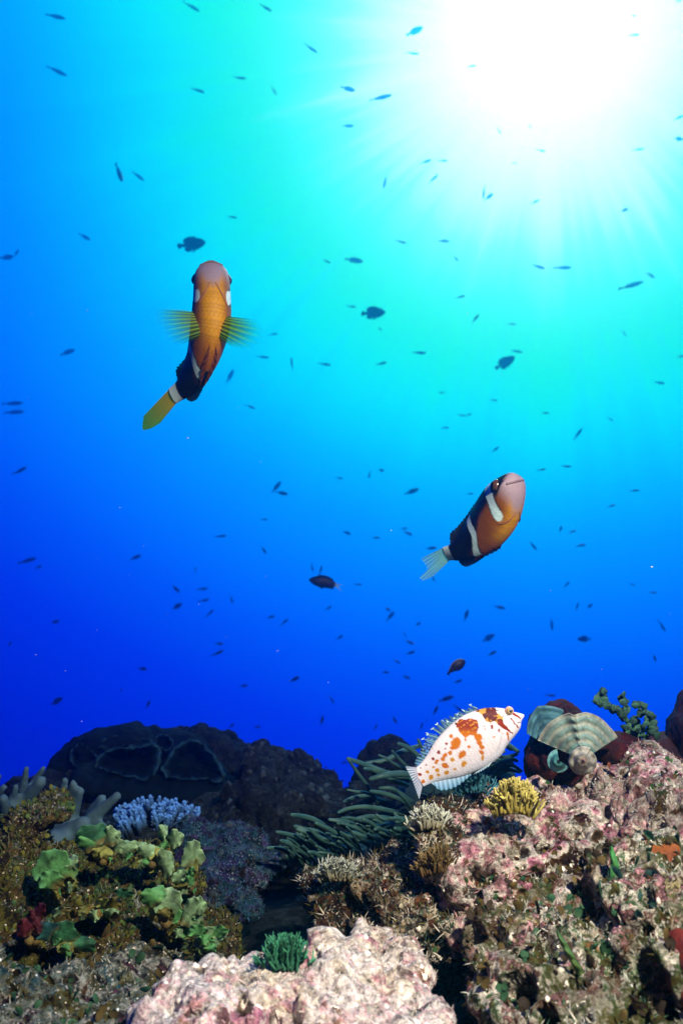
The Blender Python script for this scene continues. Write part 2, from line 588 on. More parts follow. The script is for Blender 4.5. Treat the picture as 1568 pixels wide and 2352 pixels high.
fq(4, [(358, 52, 64, 3, 's'), (183, 102, 56, 18, 's'), (803, 46, 54, -10, 's'), (750, 98, 100, 30, 'd'), (1460, 190, 54, -5, 's'), (458, 235, 34, 0, 's'), (697, 270, 38, -15, 'b'), (550, 339, 40, -10, 's'),
       (581, 338, 34, 22, 's'), (475, 397, 42, 0, 's'), (934, 329, 40, 0, 's'), (1233, 357, 32, -40, 's'), (1085, 425, 64, 55, 's'), (706, 497, 44, 38, 's'), (917, 590, 44, 8, 's'), (1032, 574, 46, -5, 's'),
       (183, 593, 30, 0, 'd'), (128, 612, 38, -100, 'b'), (322, 690, 72, 22, 'c'), (1345, 686, 42, 5, 's'), (1237, 756, 40, 15, 's'), (590, 700, 32, 5, 's'), (1005, 863, 34, 70, 'c'), (1060, 874, 42, 15, 's'),
       (1098, 937, 52, 5, 's'), (880, 940, 54, -48, 's'), (25, 880, 40, -20, 'c'), (158, 902, 40, 0, 's'), (287, 860, 36, 5, 's'), (305, 881, 46, -25, 'c'), (412, 950, 50, 5, 'c'), (420, 1088, 36, -60, 's'),
       (75, 1117, 40, 0, 's'), (215, 1232, 30, 150, 'd'), (225, 1262, 56, 48, 'c'), (353, 1298, 24, 30, 'd'), (727, 1222, 54, -12, 'c'), (572, 1258, 54, 68, 'c'), (290, 1347, 26, -60, 's'), (312, 1382, 46, -20, 'c'),
       (318, 1430, 44, 15, 'c'), (255, 1471, 38, -30, 's'), (203, 1520, 32, 0, 'c'), (298, 1543, 38, -20, 'c'), (535, 1562, 40, 15, 'c'), (675, 1362, 62, 34, 'd'), (692, 1433, 42, 30, 'c'),
       (965, 1297, 68, -85, 'c'), (1112, 1367, 56, 185, 'd'), (1140, 1215, 28, 40, 'd'), (1080, 1220, 46, 62, 's'), (1032, 1118, 40, 52, 's'), (1335, 1117, 30, -25, 's'), (1428, 1154, 36, -5, 's'),
       (1470, 1307, 62, -58, 's'), (1437, 1455, 32, -70, 'c'), (1555, 70, 44, 15, 's')])
fs(0, [(392, 127, 100, 25, 'd'), (837, 55, 38, 70, 's'), (1022, 148, 58, 65, 'c')])
fs(704, [(112, 22, 54, 5, 'c'), (718, 115, 64, -75, 'b'), (650, 260, 66, 80, 'c'), (1018, 307, 54, 60, 'c'), (1150, 257, 58, -60, 'c'), (28, 297, 46, 40, 'c'), (207, 305, 42, 0, 'c'), (350, 455, 46, 35, 'c'),
         (770, 685, 64, 20, 'c'), (805, 550, 44, 0, 'c'), (1505, 110, 108, 22, 'c'), (1432, 190, 70, 62, 'c'), (1335, 300, 60, 78, 's'), (1370, 262, 28, 90, 's')])
fs(1408, [(652, 87, 64, 0, 's'), (22, 180, 84, -40, 's')])

KIND = {'s': 'slim', 'c': 'chromis', 'd': 'deep', 'b': 'slim'}
WORDS = {'s': ['slender', 'slim', 'thin'], 'c': ['plump', 'oval', 'spindle-shaped'], 'd': ['deep-bodied'], 'b': ['bent slender']}
MARKS = [((1250, 130), 'the white sun glare'), ((470, 760), 'the clownfish with spread fins'), ((1110, 1190), 'the clownfish with folded fins'),
         ((742, 1336), 'the black white-tailed damselfish'), ((1090, 1710), 'the spotted hawkfish'), ((300, 1720), 'the dark folded plate coral'),
         ((660, 1780), 'the dark knobbly rock'), ((1440, 1640), 'the green bush alga'), ((20, 60), 'the top left corner'), ((20, 1050), 'the left edge of the picture'),
         ((1560, 900), 'the right edge of the picture'), ((600, 60), 'the top edge of the picture')]
ORD = ['nearest', 'second', 'third', 'fourth', 'fifth', 'sixth', 'seventh', 'eighth', 'ninth', 'tenth', 'eleventh', 'twelfth', 'thirteenth', 'fourteenth', 'fifteenth']


def hue_word(px, py):
    r = math.hypot(px - 1250, py - 110)
    return 'faint aqua' if r < 560 else 'pale blue' if r < 860 else 'mid blue' if r < 1180 else 'dark blue' if r < 1450 else 'navy'


def pose_word(a):
    a = (a + 180) % 360 - 180
    if abs(a) < 12:
        return 'level'
    if abs(a) > 140:
        return 'facing left'
    if a >= 60:
        return 'nose up'
    if a >= 12:
        return 'tilted upward'
    if a > -45:
        return 'tilted downward'
    return 'nose down'


def side_word(px, py, m):
    dx, dy = px - m[0], py - m[1]
    if abs(dx) > 1.3 * abs(dy):
        return 'right of' if dx > 0 else 'left of'
    return 'below' if dy > 0 else 'above'


rnd = random.Random(7)
bins = {}
for i, (px, py, L, a, k) in enumerate(RAW):
    mk = min(MARKS, key=lambda m: math.hypot(px - m[0][0], py - m[0][1]))
    bins.setdefault((side_word(px, py, mk[0]), mk[1]), []).append((math.hypot(px - mk[0][0], py - mk[0][1]), i))
LABEL = {}
for (side, mk), rows in bins.items():
    if 'edge' in mk or 'corner' in mk:
        side = 'from'
    for r_, (dist, i) in enumerate(sorted(rows)):
        px, py, L, a, k = RAW[i]
        o = ORD[r_]
        o = 'nearest' if r_ == 0 else o + ' out'
        LABEL[i] = '%s %s fish, %s, %s %s %s' % (hue_word(px, py), WORDS[k][0], pose_word(a), o, side if not (side == 'from' and r_ == 0) else 'to', mk)

for i, (px, py, L, a, k) in enumerate(RAW):
    tow = rnd.uniform(-0.4, 0.4)
    # fish higher in the water are farther off; sizes come out at 4 to 17 cm
    d = rnd.uniform(6.4, 8.4) if py < 1000 else rnd.uniform(3.8, 5.4) if py < 1500 else rnd.uniform(2.2, 3.4)
    if k == 'd' and L > 45:
        d *= 0.75
    real = L * d / FPX / math.sqrt(1 - tow * tow)
    if real > 0.17:
        d *= 0.17 / real
        real = 0.17
    me = small_fish_mesh(KIND[k], {'b': rnd.choice((1.1, -1.1))}.get(k, rnd.choice((0.0, 0.25, -0.25))))
    nm = {'s': 'slender_fish', 'c': 'chromis_fish', 'd': 'damselfish', 'b': 'slender_fish'}[k]
    o = bpy.data.objects.new(nm, me)
    COL.objects.link(o)
    o.matrix_world = Matrix.Translation(P(px, py, d)) @ fish_axes(a, tow, rnd.uniform(-0.5, 0.5)).to_4x4() @ Matrix.Scale(real, 4)
    tag(o, LABEL[i], 'fish', 'small reef fish hovering in open water')

# ------------------------------------------------------------------ the large fish
SKIN = pattern_mat('fish_skin', 0.45, 0.16, 900.0, 0.45, 0.4, 1300.0)
FIN = fin_mat('fish_fin', 0.55)
EYE_DARK = plain_mat('eye_pupil', (0.004, 0.004, 0.006), None, 50, 0.15, 0.6, 0.0)
EYE_IRIS = plain_mat('eye_iris', (0.09, 0.035, 0.012), (0.03, 0.012, 0.006), 300, 0.2, 0.6, 0.0)
EYE_GOLD = plain_mat('eye_gold', (0.62, 0.50, 0.22), (0.30, 0.16, 0.05), 400, 0.25, 0.6, 0.0)
EYE_RING = plain_mat('eye_ring', (0.75, 0.62, 0.40), (0.60, 0.16, 0.03), 350, 0.3, 0.5, 0.0)


def V3(v):
    return np.array([v[0], v[1], v[2]], dtype=float)


def sm(a, b, x):
    t = np.clip((x - a) / (b - a), 0, 1)
    return t * t * (3 - 2 * t)


def lerp(a, b, t):
    t = np.asarray(t)[..., None]
    return np.asarray(a) * (1 - t) + np.asarray(b) * t


class Trunk:
    """A fish trunk swept along a bent spine. prof rows: s, up, down, half width (metres)."""
    def __init__(s, root, spine, dorsal, prof, n_s=120, n_a=72, power=1.0):
        s.root = root
        s.pts = catmull(spine, n_s)
        s.T = unit(np.gradient(s.pts, axis=0))
        ss = np.linspace(0, 1, n_s)
        k = np.array([d[0] for d in dorsal])
        dv = np.stack([np.interp(ss, k, [V3(d[1])[i] for d in dorsal]) for i in range(3)], axis=1)
        dv = dv - s.T * np.sum(dv * s.T, axis=1, keepdims=True)
        s.D = unit(dv)
        s.L = np.cross(s.D, s.T)          # towards the fish's left flank (T runs to the tail)
        t = np.array(prof)
        # smooth the profile
        q = catmull(np.concatenate([t[:, :1], t[:, 1:]], axis=1), 400)
        s.s = ss
        s.hu, s.hd, s.w = (np.interp(ss, q[:, 0], q[:, i]) for i in (1, 2, 3))
        s.n_s, s.n_a, s.power = n_s, n_a, power

    def at(s, u):
        f = lambda a: np.array([np.interp(u, s.s, a[:, i]) for i in range(3)])
        g = lambda a: float(np.interp(u, s.s, a))
        return f(s.pts), unit(f(s.T)), unit(f(s.D)), unit(f(s.L)), g(s.hu), g(s.hd), g(s.w)

    def surf(s, u, ang, out=0.0):
        p, T, D, L, hu, hd, w = s.at(u)
        sn, c = math.sin(R(ang)), math.cos(R(ang))
        return p + L * (w * c) + D * ((hu if sn > 0 else hd) * sn) + unit(L * c + D * sn) * out

    def body(s, color, mat, name='body'):
        an = np.linspace(0, 2 * np.pi, s.n_a, endpoint=False)
        sn, c = np.sin(an), np.cos(an)
        cw = np.sign(c) * np.abs(c) ** s.power
        h = np.where(sn[None, :] > 0, s.hu[:, None] * sn[None, :], s.hd[:, None] * sn[None, :])
        V = s.pts[:, None, :] + s.L[:, None, :] * (s.w[:, None] * cw[None, :])[..., None] + s.D[:, None, :] * h[..., None]
        S = np.repeat(s.s[:, None], s.n_a, 1).ravel()
        A = np.repeat(np.sin(an)[None, :], s.n_s, 0).ravel()
        C = np.repeat(c[None, :], s.n_s, 0).ravel()
        V = V.reshape(-1, 3)
        col = color(S, A, C, V)
        F = grid_faces(s.n_s, s.n_a, True)
        F.append(tuple(range(s.n_a - 1, -1, -1)))
        F.append(tuple(range((s.n_s - 1) * s.n_a, s.n_s * s.n_a)))
        return mesh_obj(name, V - V3(s.root.location), F, mat, s.root, True, col)


def fin_sheet(name, root, base, tips, col, parent=None, n_u=40, n_v=14, ribs=9, rib_amp=0.0006, nrm=None, jag=0.0, mat=None, alpha=(1.0, 0.4), col_tip=None, seed=1, bulge=0.0, scallop=0.0, ray_dark=.5, mid=None, fadeout=False):
    """A fin between a base line and a margin line, with rays; alpha runs from base to margin."""
    base, tips = catmull(base, n_u), catmull(tips, n_u)
    v = np.linspace(0, 1, n_v)
    u = np.linspace(0, 1, n_u)
    ray = 0.5 + 0.5 * np.cos(u * ribs * 2 * np.pi)
    ext = 1 - jag * (1 - ray) - scallop * np.abs(np.sin(u * ribs * np.pi))
    V = base[:, None, :] + (tips - base)[:, None, :] * (v[None, :, None] * ext[:, None, None])
    n = unit(np.cross(tips[n_u // 2] - base[n_u // 2], base[-1] - base[0] + (tips[-1] - tips[0]) + 1e-9)) if nrm is None else unit(V3(nrm))
    V = V + n * ((ray - 0.5)[:, None, None] * rib_amp * (0.3 + v[None, :, None])) + n * (bulge * (np.sin(v * np.pi)[None, :, None]))
    ct = col if col_tip is None else col_tip
    c = np.asarray(col)[None, None, :] * (1 - v[None, :, None]) + np.asarray(ct)[None, None, :] * v[None, :, None]
    if mid is not None:
        vv = v[None, :, None]
        c = np.where(vv < .55, np.asarray(col) + (np.asarray(mid) - np.asarray(col)) * sm(.22, .52, vv), np.asarray(mid) + (np.asarray(ct) - np.asarray(mid)) * sm(.55, .95, vv)) * np.ones((n_u, 1, 1))
    c = c * (1 - ray_dark + (ray_dark + .15) * ray[:, None, None])
    rs = np.random.RandomState(seed)
    al = alpha[0] + (alpha[1] - alpha[0]) * v[None, :] ** 1.3
    al = np.clip(al + 0.22 * (ray - 0.5)[:, None] * v[None, :] * 2, 0, 1) * np.ones((n_u, 1))
    if fadeout:
        al = np.clip(1.1 - .15 * v[None, :] + .0 * u[:, None], 0, 1) * sm(1.02, .38, v)[None, :] * (.80 + .20 * ray[:, None])
        al = al * sm(0, .06, u)[:, None] ** .5 * sm(1, .94, u)[:, None] ** .5 + .0
    C = np.concatenate([c, al[..., None]], axis=-1).reshape(-1, 4)
    par = parent or root
    off = V3(root.location)
    return mesh_obj(name, V.reshape(-1, 3) - off, grid_faces(n_u, n_v), mat or FIN, par, True, C)


def ball(name, root, c, r, mat, axis=None, flat=1.0, parent=None, seg=20):
    V, F = [], []
    ax = unit(V3(axis)) if axis is not None else np.array([0, 0, 1.0])
    a = unit(np.cross(ax, [0.31, 0.77, 0.55]))
    b = np.cross(ax, a)
    n = seg // 2
    for i in range(n + 1):
        th = math.pi * i / n
        for j in range(seg):
            ph = 2 * math.pi * j / seg
            V.append(c + ax * (math.cos(th) * r * flat) + (a * math.cos(ph) + b * math.sin(ph)) * (math.sin(th) * r))
    return mesh_obj(name, np.array(V) - V3(root.location), grid_faces(n + 1, seg, True), mat, parent or root, True)


SL = 0.084
CLOWN = [(0, .012, .012, .010), (.02, .045, .05, .050), (.06, .090, .085, .100), (.13, .140, .128, .118), (.24, .190, .172, .124), (.36, .212, .195, .130), (.48, .208, .190, .122),
         (.60, .182, .168, .102), (.72, .142, .135, .074), (.84, .096, .094, .046), (.93, .070, .070, .028), (1.0, .062, .062, .018)]
CLOWN = [(a, b * SL, c * SL, d * SL * 1.05) for a, b, c, d in CLOWN]
O_LT, O_DK, O_BR = (0.40, 0.180, 0.000), (0.20, 0.058, 0.000), (0.045, 0.009, 0.000)
LAV, BLK, WHT = (0.225, 0.165, 0.185), (0.004, 0.003, 0.005), (0.52, 0.74, 0.72)


def clown_color(S, A, C, V):
    nz = fbm(V * 300, 3, 5) * 0.008
    s = S + nz
    v = A + fbm(V * 120, 3, 9) * 0.03
    col = lerp(O_LT, O_DK, np.maximum(sm(.42, .60, s + 0.10 * np.abs(C)), sm(.35, .85, np.abs(C))))  # belly highlight and shade on the sides, painted into the orange
    col = lerp(col, O_BR, sm(.60, .76, s))
    # orange of the throat and cheeks into the pinkish snout
    chin = sm(.25, .13, s + 0.07 * np.abs(C) - 0.03 * (v < -.9))
    col = lerp(col, LAV, chin)
    # dark back and flanks
    edge = 0.14 - 0.70 * sm(.40, .74, s)
    dark = sm(edge - 0.14, edge + 0.10, v) * sm(.20, .30, s)
    col = lerp(col, BLK, dark)
    brow = sm(-.26, -.06, v) * sm(.015, .04, s) * sm(.19, .15, s) + sm(.10, .30, v) * sm(.00, .03, s)
    brow = np.clip(brow, 0, 1)
    col = lerp(col, BLK, brow)
    col = lerp(col, BLK, sm(.68, .72, s - 0.06 * sm(0, -1, v)))
    # white bars: behind the eye, at mid body, at the tail stalk; thin black margins
    c1 = .205 + .085 * sm(.4, -.9, v)
    d1 = np.abs(s - c1)
    low = sm(-.76, -.70, v - 60 * d1 ** 2)
    col = lerp(col, BLK, sm(.060, .050, d1) * sm(-.62, -.50, v))
    col = lerp(col, WHT, sm(.045, .038, d1) * low)
    c2 = .575 + .115 * sm(.1, -1, v)
    d2 = np.abs(s - c2)
    col = lerp(col, BLK, sm(.054, .044, d2))
    col = lerp(col, WHT, sm(.036, .030, d2) * sm(-.985, -.95, v))
    col = lerp(col, (0.50, 0.66, 0.62), sm(.915, .93, s))
    # scales: staggered rows over the flanks and belly
    row = np.floor(S * 62)
    ang = np.arctan2(A, C) / (2 * np.pi) * 54 + .5 * (row % 2)
    sc = np.hypot((S * 62) % 1 - .25, (ang % 1 - .5) * 1.1)
    return col * (1 - .30 * sm(.38, .62, sc) * sm(.14, .24, S))[:, None]


def clownfish(label, spine, dorsal, tail, pect, pelvic, seed, tail_col, tail_tip, tail_alpha):
    root = empty('clownfish', P(*spine[3]))
    t = Trunk(root, [V3(P(*q)) for q in spine], dorsal, CLOWN, 140, 80)
    t.body(clown_color, SKIN)
    # dorsal fin and anal fin
    us = np.linspace(.30, .90, 9)
    hh = np.interp(us, [.30, .40, .60, .74, .82, .88, .90], np.array([.01, .03, .035, .045, .06, .05, .01]) * SL)
    b = [t.surf(u, 90, -.001) for u in us]
    tp = [t.surf(u, 90, h) + t.at(u)[1] * h * 0.7 for u, h in zip(us, hh)]
    fin_sheet('dorsal_fin', root, b, tp, (0.010, 0.008, 0.010), ribs=17, alpha=(1, .92), jag=.12, seed=seed)
    us = np.linspace(.66, .90, 7)
    hh = np.interp(us, [.66, .74, .84, .90], np.array([.01, .03, .05, .01]) * SL)
    b = [t.surf(u, 270, -.001) for u in us]
    tp = [t.surf(u, 270, h) + t.at(u)[1] * h * 0.8 for u, h in zip(us, hh)]
    fin_sheet('anal_fin', root, b, tp, (0.012, 0.008, 0.008), ribs=13, alpha=(1, .92), jag=.1, seed=seed)
    # tail fin: rays from the tail stalk to the given margin
    e, T, D, L, hu, hd, wd = t.at(1.0)
    base = [e + D * hu * .95 - T * .001, e - T * .001, e - D * hd * .95 - T * .001]
    fin_sheet('tail_fin', root, base, [V3(P(*q)) for q in tail], tail_col, ribs=11, alpha=tail_alpha, col_tip=tail_tip, scallop=.03, seed=seed)
    for u, ang, rays in pect:
        c = t.surf(u, ang, -.0006)
        _, T, D, L, *_r = t.at(u)
        base = [c - D * .0035 * q for q in (-1, 0, 1)] if len(rays) and rays[0] != 'flip' else None
        rr = [V3(P(*q)) for q in rays]
        # the base line follows the same order as the rays
        d0 = unit(rr[-1] - rr[0])
        base = [c - d0 * .0030, c, c + d0 * .0030]
        fin_sheet('pectoral_fin', root, base, rr, (0.50, 0.15, 0.004), n_u=110, n_v=26, ribs=9, rib_amp=.0010, alpha=(1.15, .0), col_tip=(0.02, 0.42, 0.05), mid=(0.17, 0.32, 0.0), fadeout=True, ray_dark=.85, jag=.03, seed=seed, bulge=.0015)
    for u0, u1, ang in pelvic:
        us = np.linspace(u0, u1, 6)
        b = [t.surf(u, ang, .0) for u in us]
        tp = [t.surf(u + .03, ang + (-1 if ang < 270 else 1) * 16 * math.sin(math.pi * min(1, (i + .6) / 5.6)), .0012) for i, u in enumerate(us)]
        fin_sheet('pelvic_fin', root, b, tp, (0.22, 0.050, 0.002), ribs=6, alpha=(1, 1), ray_dark=.35, col_tip=(0.12, 0.026, 0.003), jag=.1, seed=seed)
    for ang in (22, 158):
        c = t.surf(.105, ang, -.0014)
        d = t.surf(.105, ang, .01) - c
        ey = ball('eye', root, c, .0040, EYE_IRIS, d, .9)
        ball('pupil', root, c + unit(d) * .0018, .0028, EYE_DARK, d, .8, parent=ey)
    # lips and gill-cover edge: raised folds of the chin
    m = MB()
    V, F = tube(catmull([t.surf(.045, 215, .0001), t.surf(.030, 250, .0003), t.surf(.026, 270, .0004), t.surf(.030, 290, .0003), t.surf(.045, 325, .0001)], 24), np.full(24, .0007), 8)
    m.add(V - V3(root.location), F, (0.14, 0.09, 0.10))
    m.build('lip', SKIN, root)
    for a0, a1 in ((225, 262), (315, 278)):
        pts = [t.surf(.315 - .0 * k, a0 + (a1 - a0) * k, .0002) if False else t.surf(.330 - .12 * k ** 1.4, a0 + (a1 - a0) * k, .00025) for k in np.linspace(0, 1, 9)]
        m = MB()
        V, F = tube(catmull(pts, 30), np.interp(np.linspace(0, 1, 30), [0, .5, 1], [.0003, .0005, .0002]), 8)
        m.add(V - V3(root.location), F, lerp((0.20, 0.06, 0.01), (0.22, 0.10, 0.06), np.linspace(0, 1, len(V))))
        m.build('gill_cover_edge', SKIN, root)
    tag(root, label, 'clownfish', 'clownfish above the anemone')
    return root


def A_(cx, cy, d):
    return (311.8 + cx * .1989, 579.1 + cy * .1989, d)


def B_(cx, cy, d):
    return (935.4 + cx * .1989, 1054.2 + cy * .1989, d)


clownfish('orange bellied clownfish swimming straight up with both yellow green side fins spread',
          [A_(872, 112, .506), A_(880, 400, .503), A_(872, 750, .500), A_(820, 1050, .503), A_(735, 1290, .509), A_(600, 1520, .517), A_(425, 1665, .525)],
          [(0, FW * .97 - RT * .12), (.35, FW * .96 - RT * .22), (.65, FW * .8 - RT * .55 + UP * .1), (.85, FW * .5 - RT * .8 + UP * .3), (1, FW * .4 - RT * .8 + UP * .4)],
          [A_(85, 1905, .535), A_(75, 2050, .535), A_(165, 2045, .532), A_(285, 1975, .530)],
          [(.385, 205, [A_(170, 640, .490), A_(165, 770, .483), A_(255, 930, .480), A_(350, 1060, .482), A_(490, 1100, .488)]),
           (.385, 335, [A_(1410, 760, .488), A_(1520, 890, .481), A_(1490, 1030, .479), A_(1360, 1140, .481), A_(1150, 1130, .486)])],
          [(.50, .74, 262), (.50, .74, 279)], 3, (0.46, 0.25, 0.0), (0.07, 0.30, 0.0), (1, 1))

axB = (RT * .6 + UP * .8)
pB = (RT * -.8 + UP * .6)
clownfish('orange bellied clownfish turned to show its dark flank and two white bars',
          [B_(1215, 170, .530), B_(1160, 380, .538), B_(1040, 620, .550), B_(880, 840, .561), B_(690, 1000, .572), B_(560, 1070, .580), B_(445, 1095, .588)],
          [(0, FW * .80 + pB * .58), (.4, FW * .80 + pB * .60), (.75, FW * .62 + pB * .78), (1, FW * .4 + pB * .9)],
          [B_(150, 1150, .60), B_(225, 1270, .598), B_(140, 1370, .60), B_(185, 1405, .60), B_(290, 1360, .598)],
          [(.40, 196, [B_(730, 525, .556), B_(715, 620, .556), B_(760, 740, .556), B_(800, 760, .556)]), (.38, 330, [B_(1250, 660, .556), B_(1225, 720, .560), B_(1190, 740, .562)])],
          [(.50, .74, 262), (.50, .74, 279)], 5, (0.26, 0.56, 0.34), (0.26, 0.62, 0.44), (.95, .5))


# spotted hawkfish resting beside the anemone
def H_(cx, cy, d):
    return (905.7 + cx * .1989, 1603.6 + cy * .1989, d)


HD = .47
hu_ = .1989 * HD / FPX
hroot = empty('hawkfish', P(*H_(900, 860, HD)))
hsp = [(1492, 196), (1430, 222), (1356, 262), (1150, 352), (995, 452), (830, 556), (630, 690), (470, 800), (360, 872), (275, 922)]
hh_ = [8, 66, 150, 270, 322, 316, 262, 175, 128, 118]
L_ = np.concatenate([[0], np.cumsum([math.dist(hsp[i], hsp[i + 1]) for i in range(len(hsp) - 1)])])
L_ /= L_[-1]
hw_ = [6, 40, 82, 118, 128, 120, 92, 55, 30, 16]
hprof = [(a, b * hu_, b * hu_, c * hu_) for a, b, c in zip(L_, hh_, hw_)]
hp_ = RT * -.494 + UP * .87
hawk = Trunk(hroot, [V3(P(*H_(x, y, HD))) for x, y in hsp], [(0, hp_ - FW * .10), (1, hp_ - FW * .05)], hprof, 190, 110)
RED, ORG, YEL, DRK = (0.20, 0.020, 0.002), (0.44, 0.125, 0.002), (0.46, 0.20, 0.004), (0.022, 0.003, 0.002)
SPOTS = [(800, 440, 15, 26, 0, ORG), (838, 525, 21, 17, 0, ORG), (945, 420, 52, 46, 20, ORG), (958, 482, 40, 34, 30, ORG), (985, 530, 38, 26, 30, ORG), (985, 592, 38, 28, 35, ORG), (1000, 660, 18, 42, -10, YEL),
         (692, 490, 58, 78, 20, ORG), (660, 545, 40, 25, 0, ORG), (762, 620, 40, 62, 30, ORG), (785, 735, 30, 44, 25, YEL), (683, 797, 21, 18, 0, YEL), (655, 683, 30, 24, 30, YEL), (625, 605, 22, 34, 20, ORG),
         (568, 640, 22, 42, 25, ORG), (545, 685, 28, 26, 0, ORG), (502, 602, 21, 20, 0, RED), (590, 500, 20, 14, 20, RED), (437, 685, 20, 22, 20, RED), (478, 715, 22, 32, 30, ORG), (575, 758, 46, 36, 30, ORG),
         (595, 840, 30, 34, 30, YEL), (487, 820, 27, 25, 30, YEL), (445, 783, 20, 14, 0, YEL), (500, 872, 20, 24, 0, YEL), (375, 838, 25, 22, 0, YEL), (415, 905, 30, 36, 20, YEL), (330, 960, 24, 28, 20, ORG),
         (288, 873, 28, 19, 20, RED), (240, 815, 14, 12, 0, RED), (300, 800, 12, 8, 0, RED), (360, 760, 14, 8, 0, RED), (258, 932, 14, 14, 0, RED), (275, 975, 12, 10, 0, RED), (275, 1020, 12, 16, 0, RED), (305, 1025, 10, 12, 0, RED),
         (640, 415, 20, 26, 0, ORG), (575, 560, 10, 10, 0, RED), (1100, 300, 18, 32, 5, RED), (1125, 412, 16, 18, 0, ORG), (1185, 340, 11, 22, -20, RED), (1010, 290, 12, 9, 0, RED), (1020, 325, 9, 14, 0, ORG),
         (1195, 178, 13, 11, 0, DRK), (1235, 188, 9, 8, 0, DRK), (1285, 186, 10, 8, 0, RED), (1230, 380, 10, 10, 0, (.6, .3, .3)), (1100, 495, 12, 8, 0, (.7, .45, .4)), (1175, 130, 12, 8, 0, DRK), (700, 280, 16, 12, 0, DRK)]
STRIPES = [((1195, 262), (1345, 388), 30, 8, RED), ((1345, 160), (1465, 238), 15, 10, RED), ((1328, 213), (1418, 335), 8, 7, RED), ((1285, 380), (1308, 475), 13, 6, ORG)]


def poly_in(px, py, poly):
    ins = np.zeros(len(px), dtype=bool)
    n = len(poly)
    for i in range(n):
        x1, y1 = poly[i]
        x2, y2 = poly[(i + 1) % n]
        c = ((y1 > py) != (y2 > py)) & (px < (x2 - x1) * (py - y1) / (y2 - y1 + 1e-9) + x1)
        ins ^= c
    return ins


def hawk_color(S, A, C, V):
    rel = V - V3(P(*H_(0, 0, HD)))
    cx = rel @ V3(RT) / hu_
    cy = -(rel @ V3(UP)) / hu_
    nx, ny = fbm(V * 700, 3, 2) * 9, fbm(V * 700 + 50, 3, 4) * 9
    x, y = cx + nx, cy + ny
    col = np.tile(np.array([[.66, .62, .64]]), (len(S), 1))
    col = lerp(col, (0.56, 0.60, 0.66), sm(-.45, -.95, A))  # bluish shading of the underside, painted into the skin colour
    col = lerp(col, (0.66, 0.80, 0.86), sm(.05, .0, S))
    row = np.floor(S * 80)
    sc = np.hypot((S * 80) % 1 - .25, ((A * 22 + .5 * (row % 2)) % 1 - .5) * 1.1)
    col = col * (1 - .16 * sm(.38, .62, sc) * sm(.22, .32, S))[:, None]
    col = col * (1 - .35 * np.exp(-((cx - 1215 + .0011 * (cy - 380) ** 2) / 7.0) ** 2) * sm(230, 300, cy) * sm(620, 560, cy))[:, None]
    for px, py, rx, ry, an, c in SPOTS:
        ca, sa = math.cos(R(an)), math.sin(R(an))
        u, v = (x - px) * ca + (y - py) * sa, -(x - px) * sa + (y - py) * ca
        d = np.sqrt((u / rx) ** 2 + (v / ry) ** 2) * 1.12
        col = lerp(col, c, sm(1.16, .88, d))
    # the two dark saddles with pale seams
    sad = poly_in(x, y, [(700, 300), (735, 235), (860, 215), (938, 225), (950, 310), (925, 400), (860, 395), (800, 425), (735, 370)])
    seam = np.abs(((x * .55 + y * .83) / 46.0 + fbm(V * 500, 2, 8) * .4) % 1.0 - .5) < .07
    c2 = lerp(RED, ORG, sm(300, 400, y))
    c2 = np.where(seam[:, None], np.array(YEL), c2)
    col = np.where(sad[:, None], c2, col)
    sad = poly_in(x, y, [(915, 130), (960, 90), (1150, 75), (1165, 150), (1235, 200), (1232, 262), (1180, 275), (1130, 240), (1085, 255), (1030, 235), (990, 170)])
    wd = worley(np.stack([x / 52.0, y / 46.0, np.zeros_like(x)], axis=1), 4)
    c2 = lerp(DRK, (0.10, 0.010, 0.002), sm(.1, .5, wd))
    c2 = np.where((wd > .62)[:, None], np.array((0.46, 0.24, 0.03)), c2)
    col = np.where(sad[:, None], c2, col)
    for (x1, y1), (x2, y2), w1, w2, c in STRIPES:
        dx, dy = x2 - x1, y2 - y1
        t = np.clip(((x - x1) * dx + (y - y1) * dy) / (dx * dx + dy * dy), 0, 1)
        d = np.hypot(x - x1 - t * dx, y - y1 - t * dy) / (w1 + (w2 - w1) * t)
        col = lerp(col, c, sm(1.1, .85, d))
    return col


hawk.body(hawk_color, SKIN)
HP = lambda x, y, dd=0.0: V3(P(*H_(x, y, HD + dd)))
# spiny dorsal fin (each spine tipped with tufts), soft dorsal fin
fin_sheet('dorsal_fin', hroot, [HP(950, 130), HP(850, 190), HP(730, 270), HP(630, 350), HP(540, 440)],
          [HP(900, 85), HP(790, 130), HP(660, 190), HP(540, 245), HP(430, 330)], (0.24, 0.34, 0.30), ribs=9, n_u=90, alpha=(.9, .45), jag=.30, col_tip=(0.03, 0.16, 0.18), rib_amp=.0004)
m = MB()
for a, b in (((950, 120), (880, 88)), ((880, 165), (800, 150)), ((820, 210), (725, 190)), ((760, 250), (690, 235)), ((700, 290), (620, 275)), ((650, 330), (555, 262)), ((600, 390), (490, 305)), ((560, 430), (440, 355)), ((530, 470), (385, 420)), ((500, 520), (330, 470))):
    p0, p1 = HP(*a), HP(*b)
    V, F = tube([p0, (p0 + p1) / 2, p1], [.0005, .00035, .0002], 6)
    m.add(V - V3(hroot.location), F, (0.12, 0.24, 0.22))
    for k in range(5):
        q = p1 + V3(RT * rnd.uniform(-.0012, .0005) + UP * rnd.uniform(-.0003, .0011) + FW * rnd.uniform(-.001, .001))
        V, F = tube([p1, (p1 + q) / 2, q], [.00035, .0003, .0002], 5)
        m.add(V - V3(hroot.location), F, (0.42, 0.60, 0.55))
m.build('dorsal_spines', SKIN, hroot)


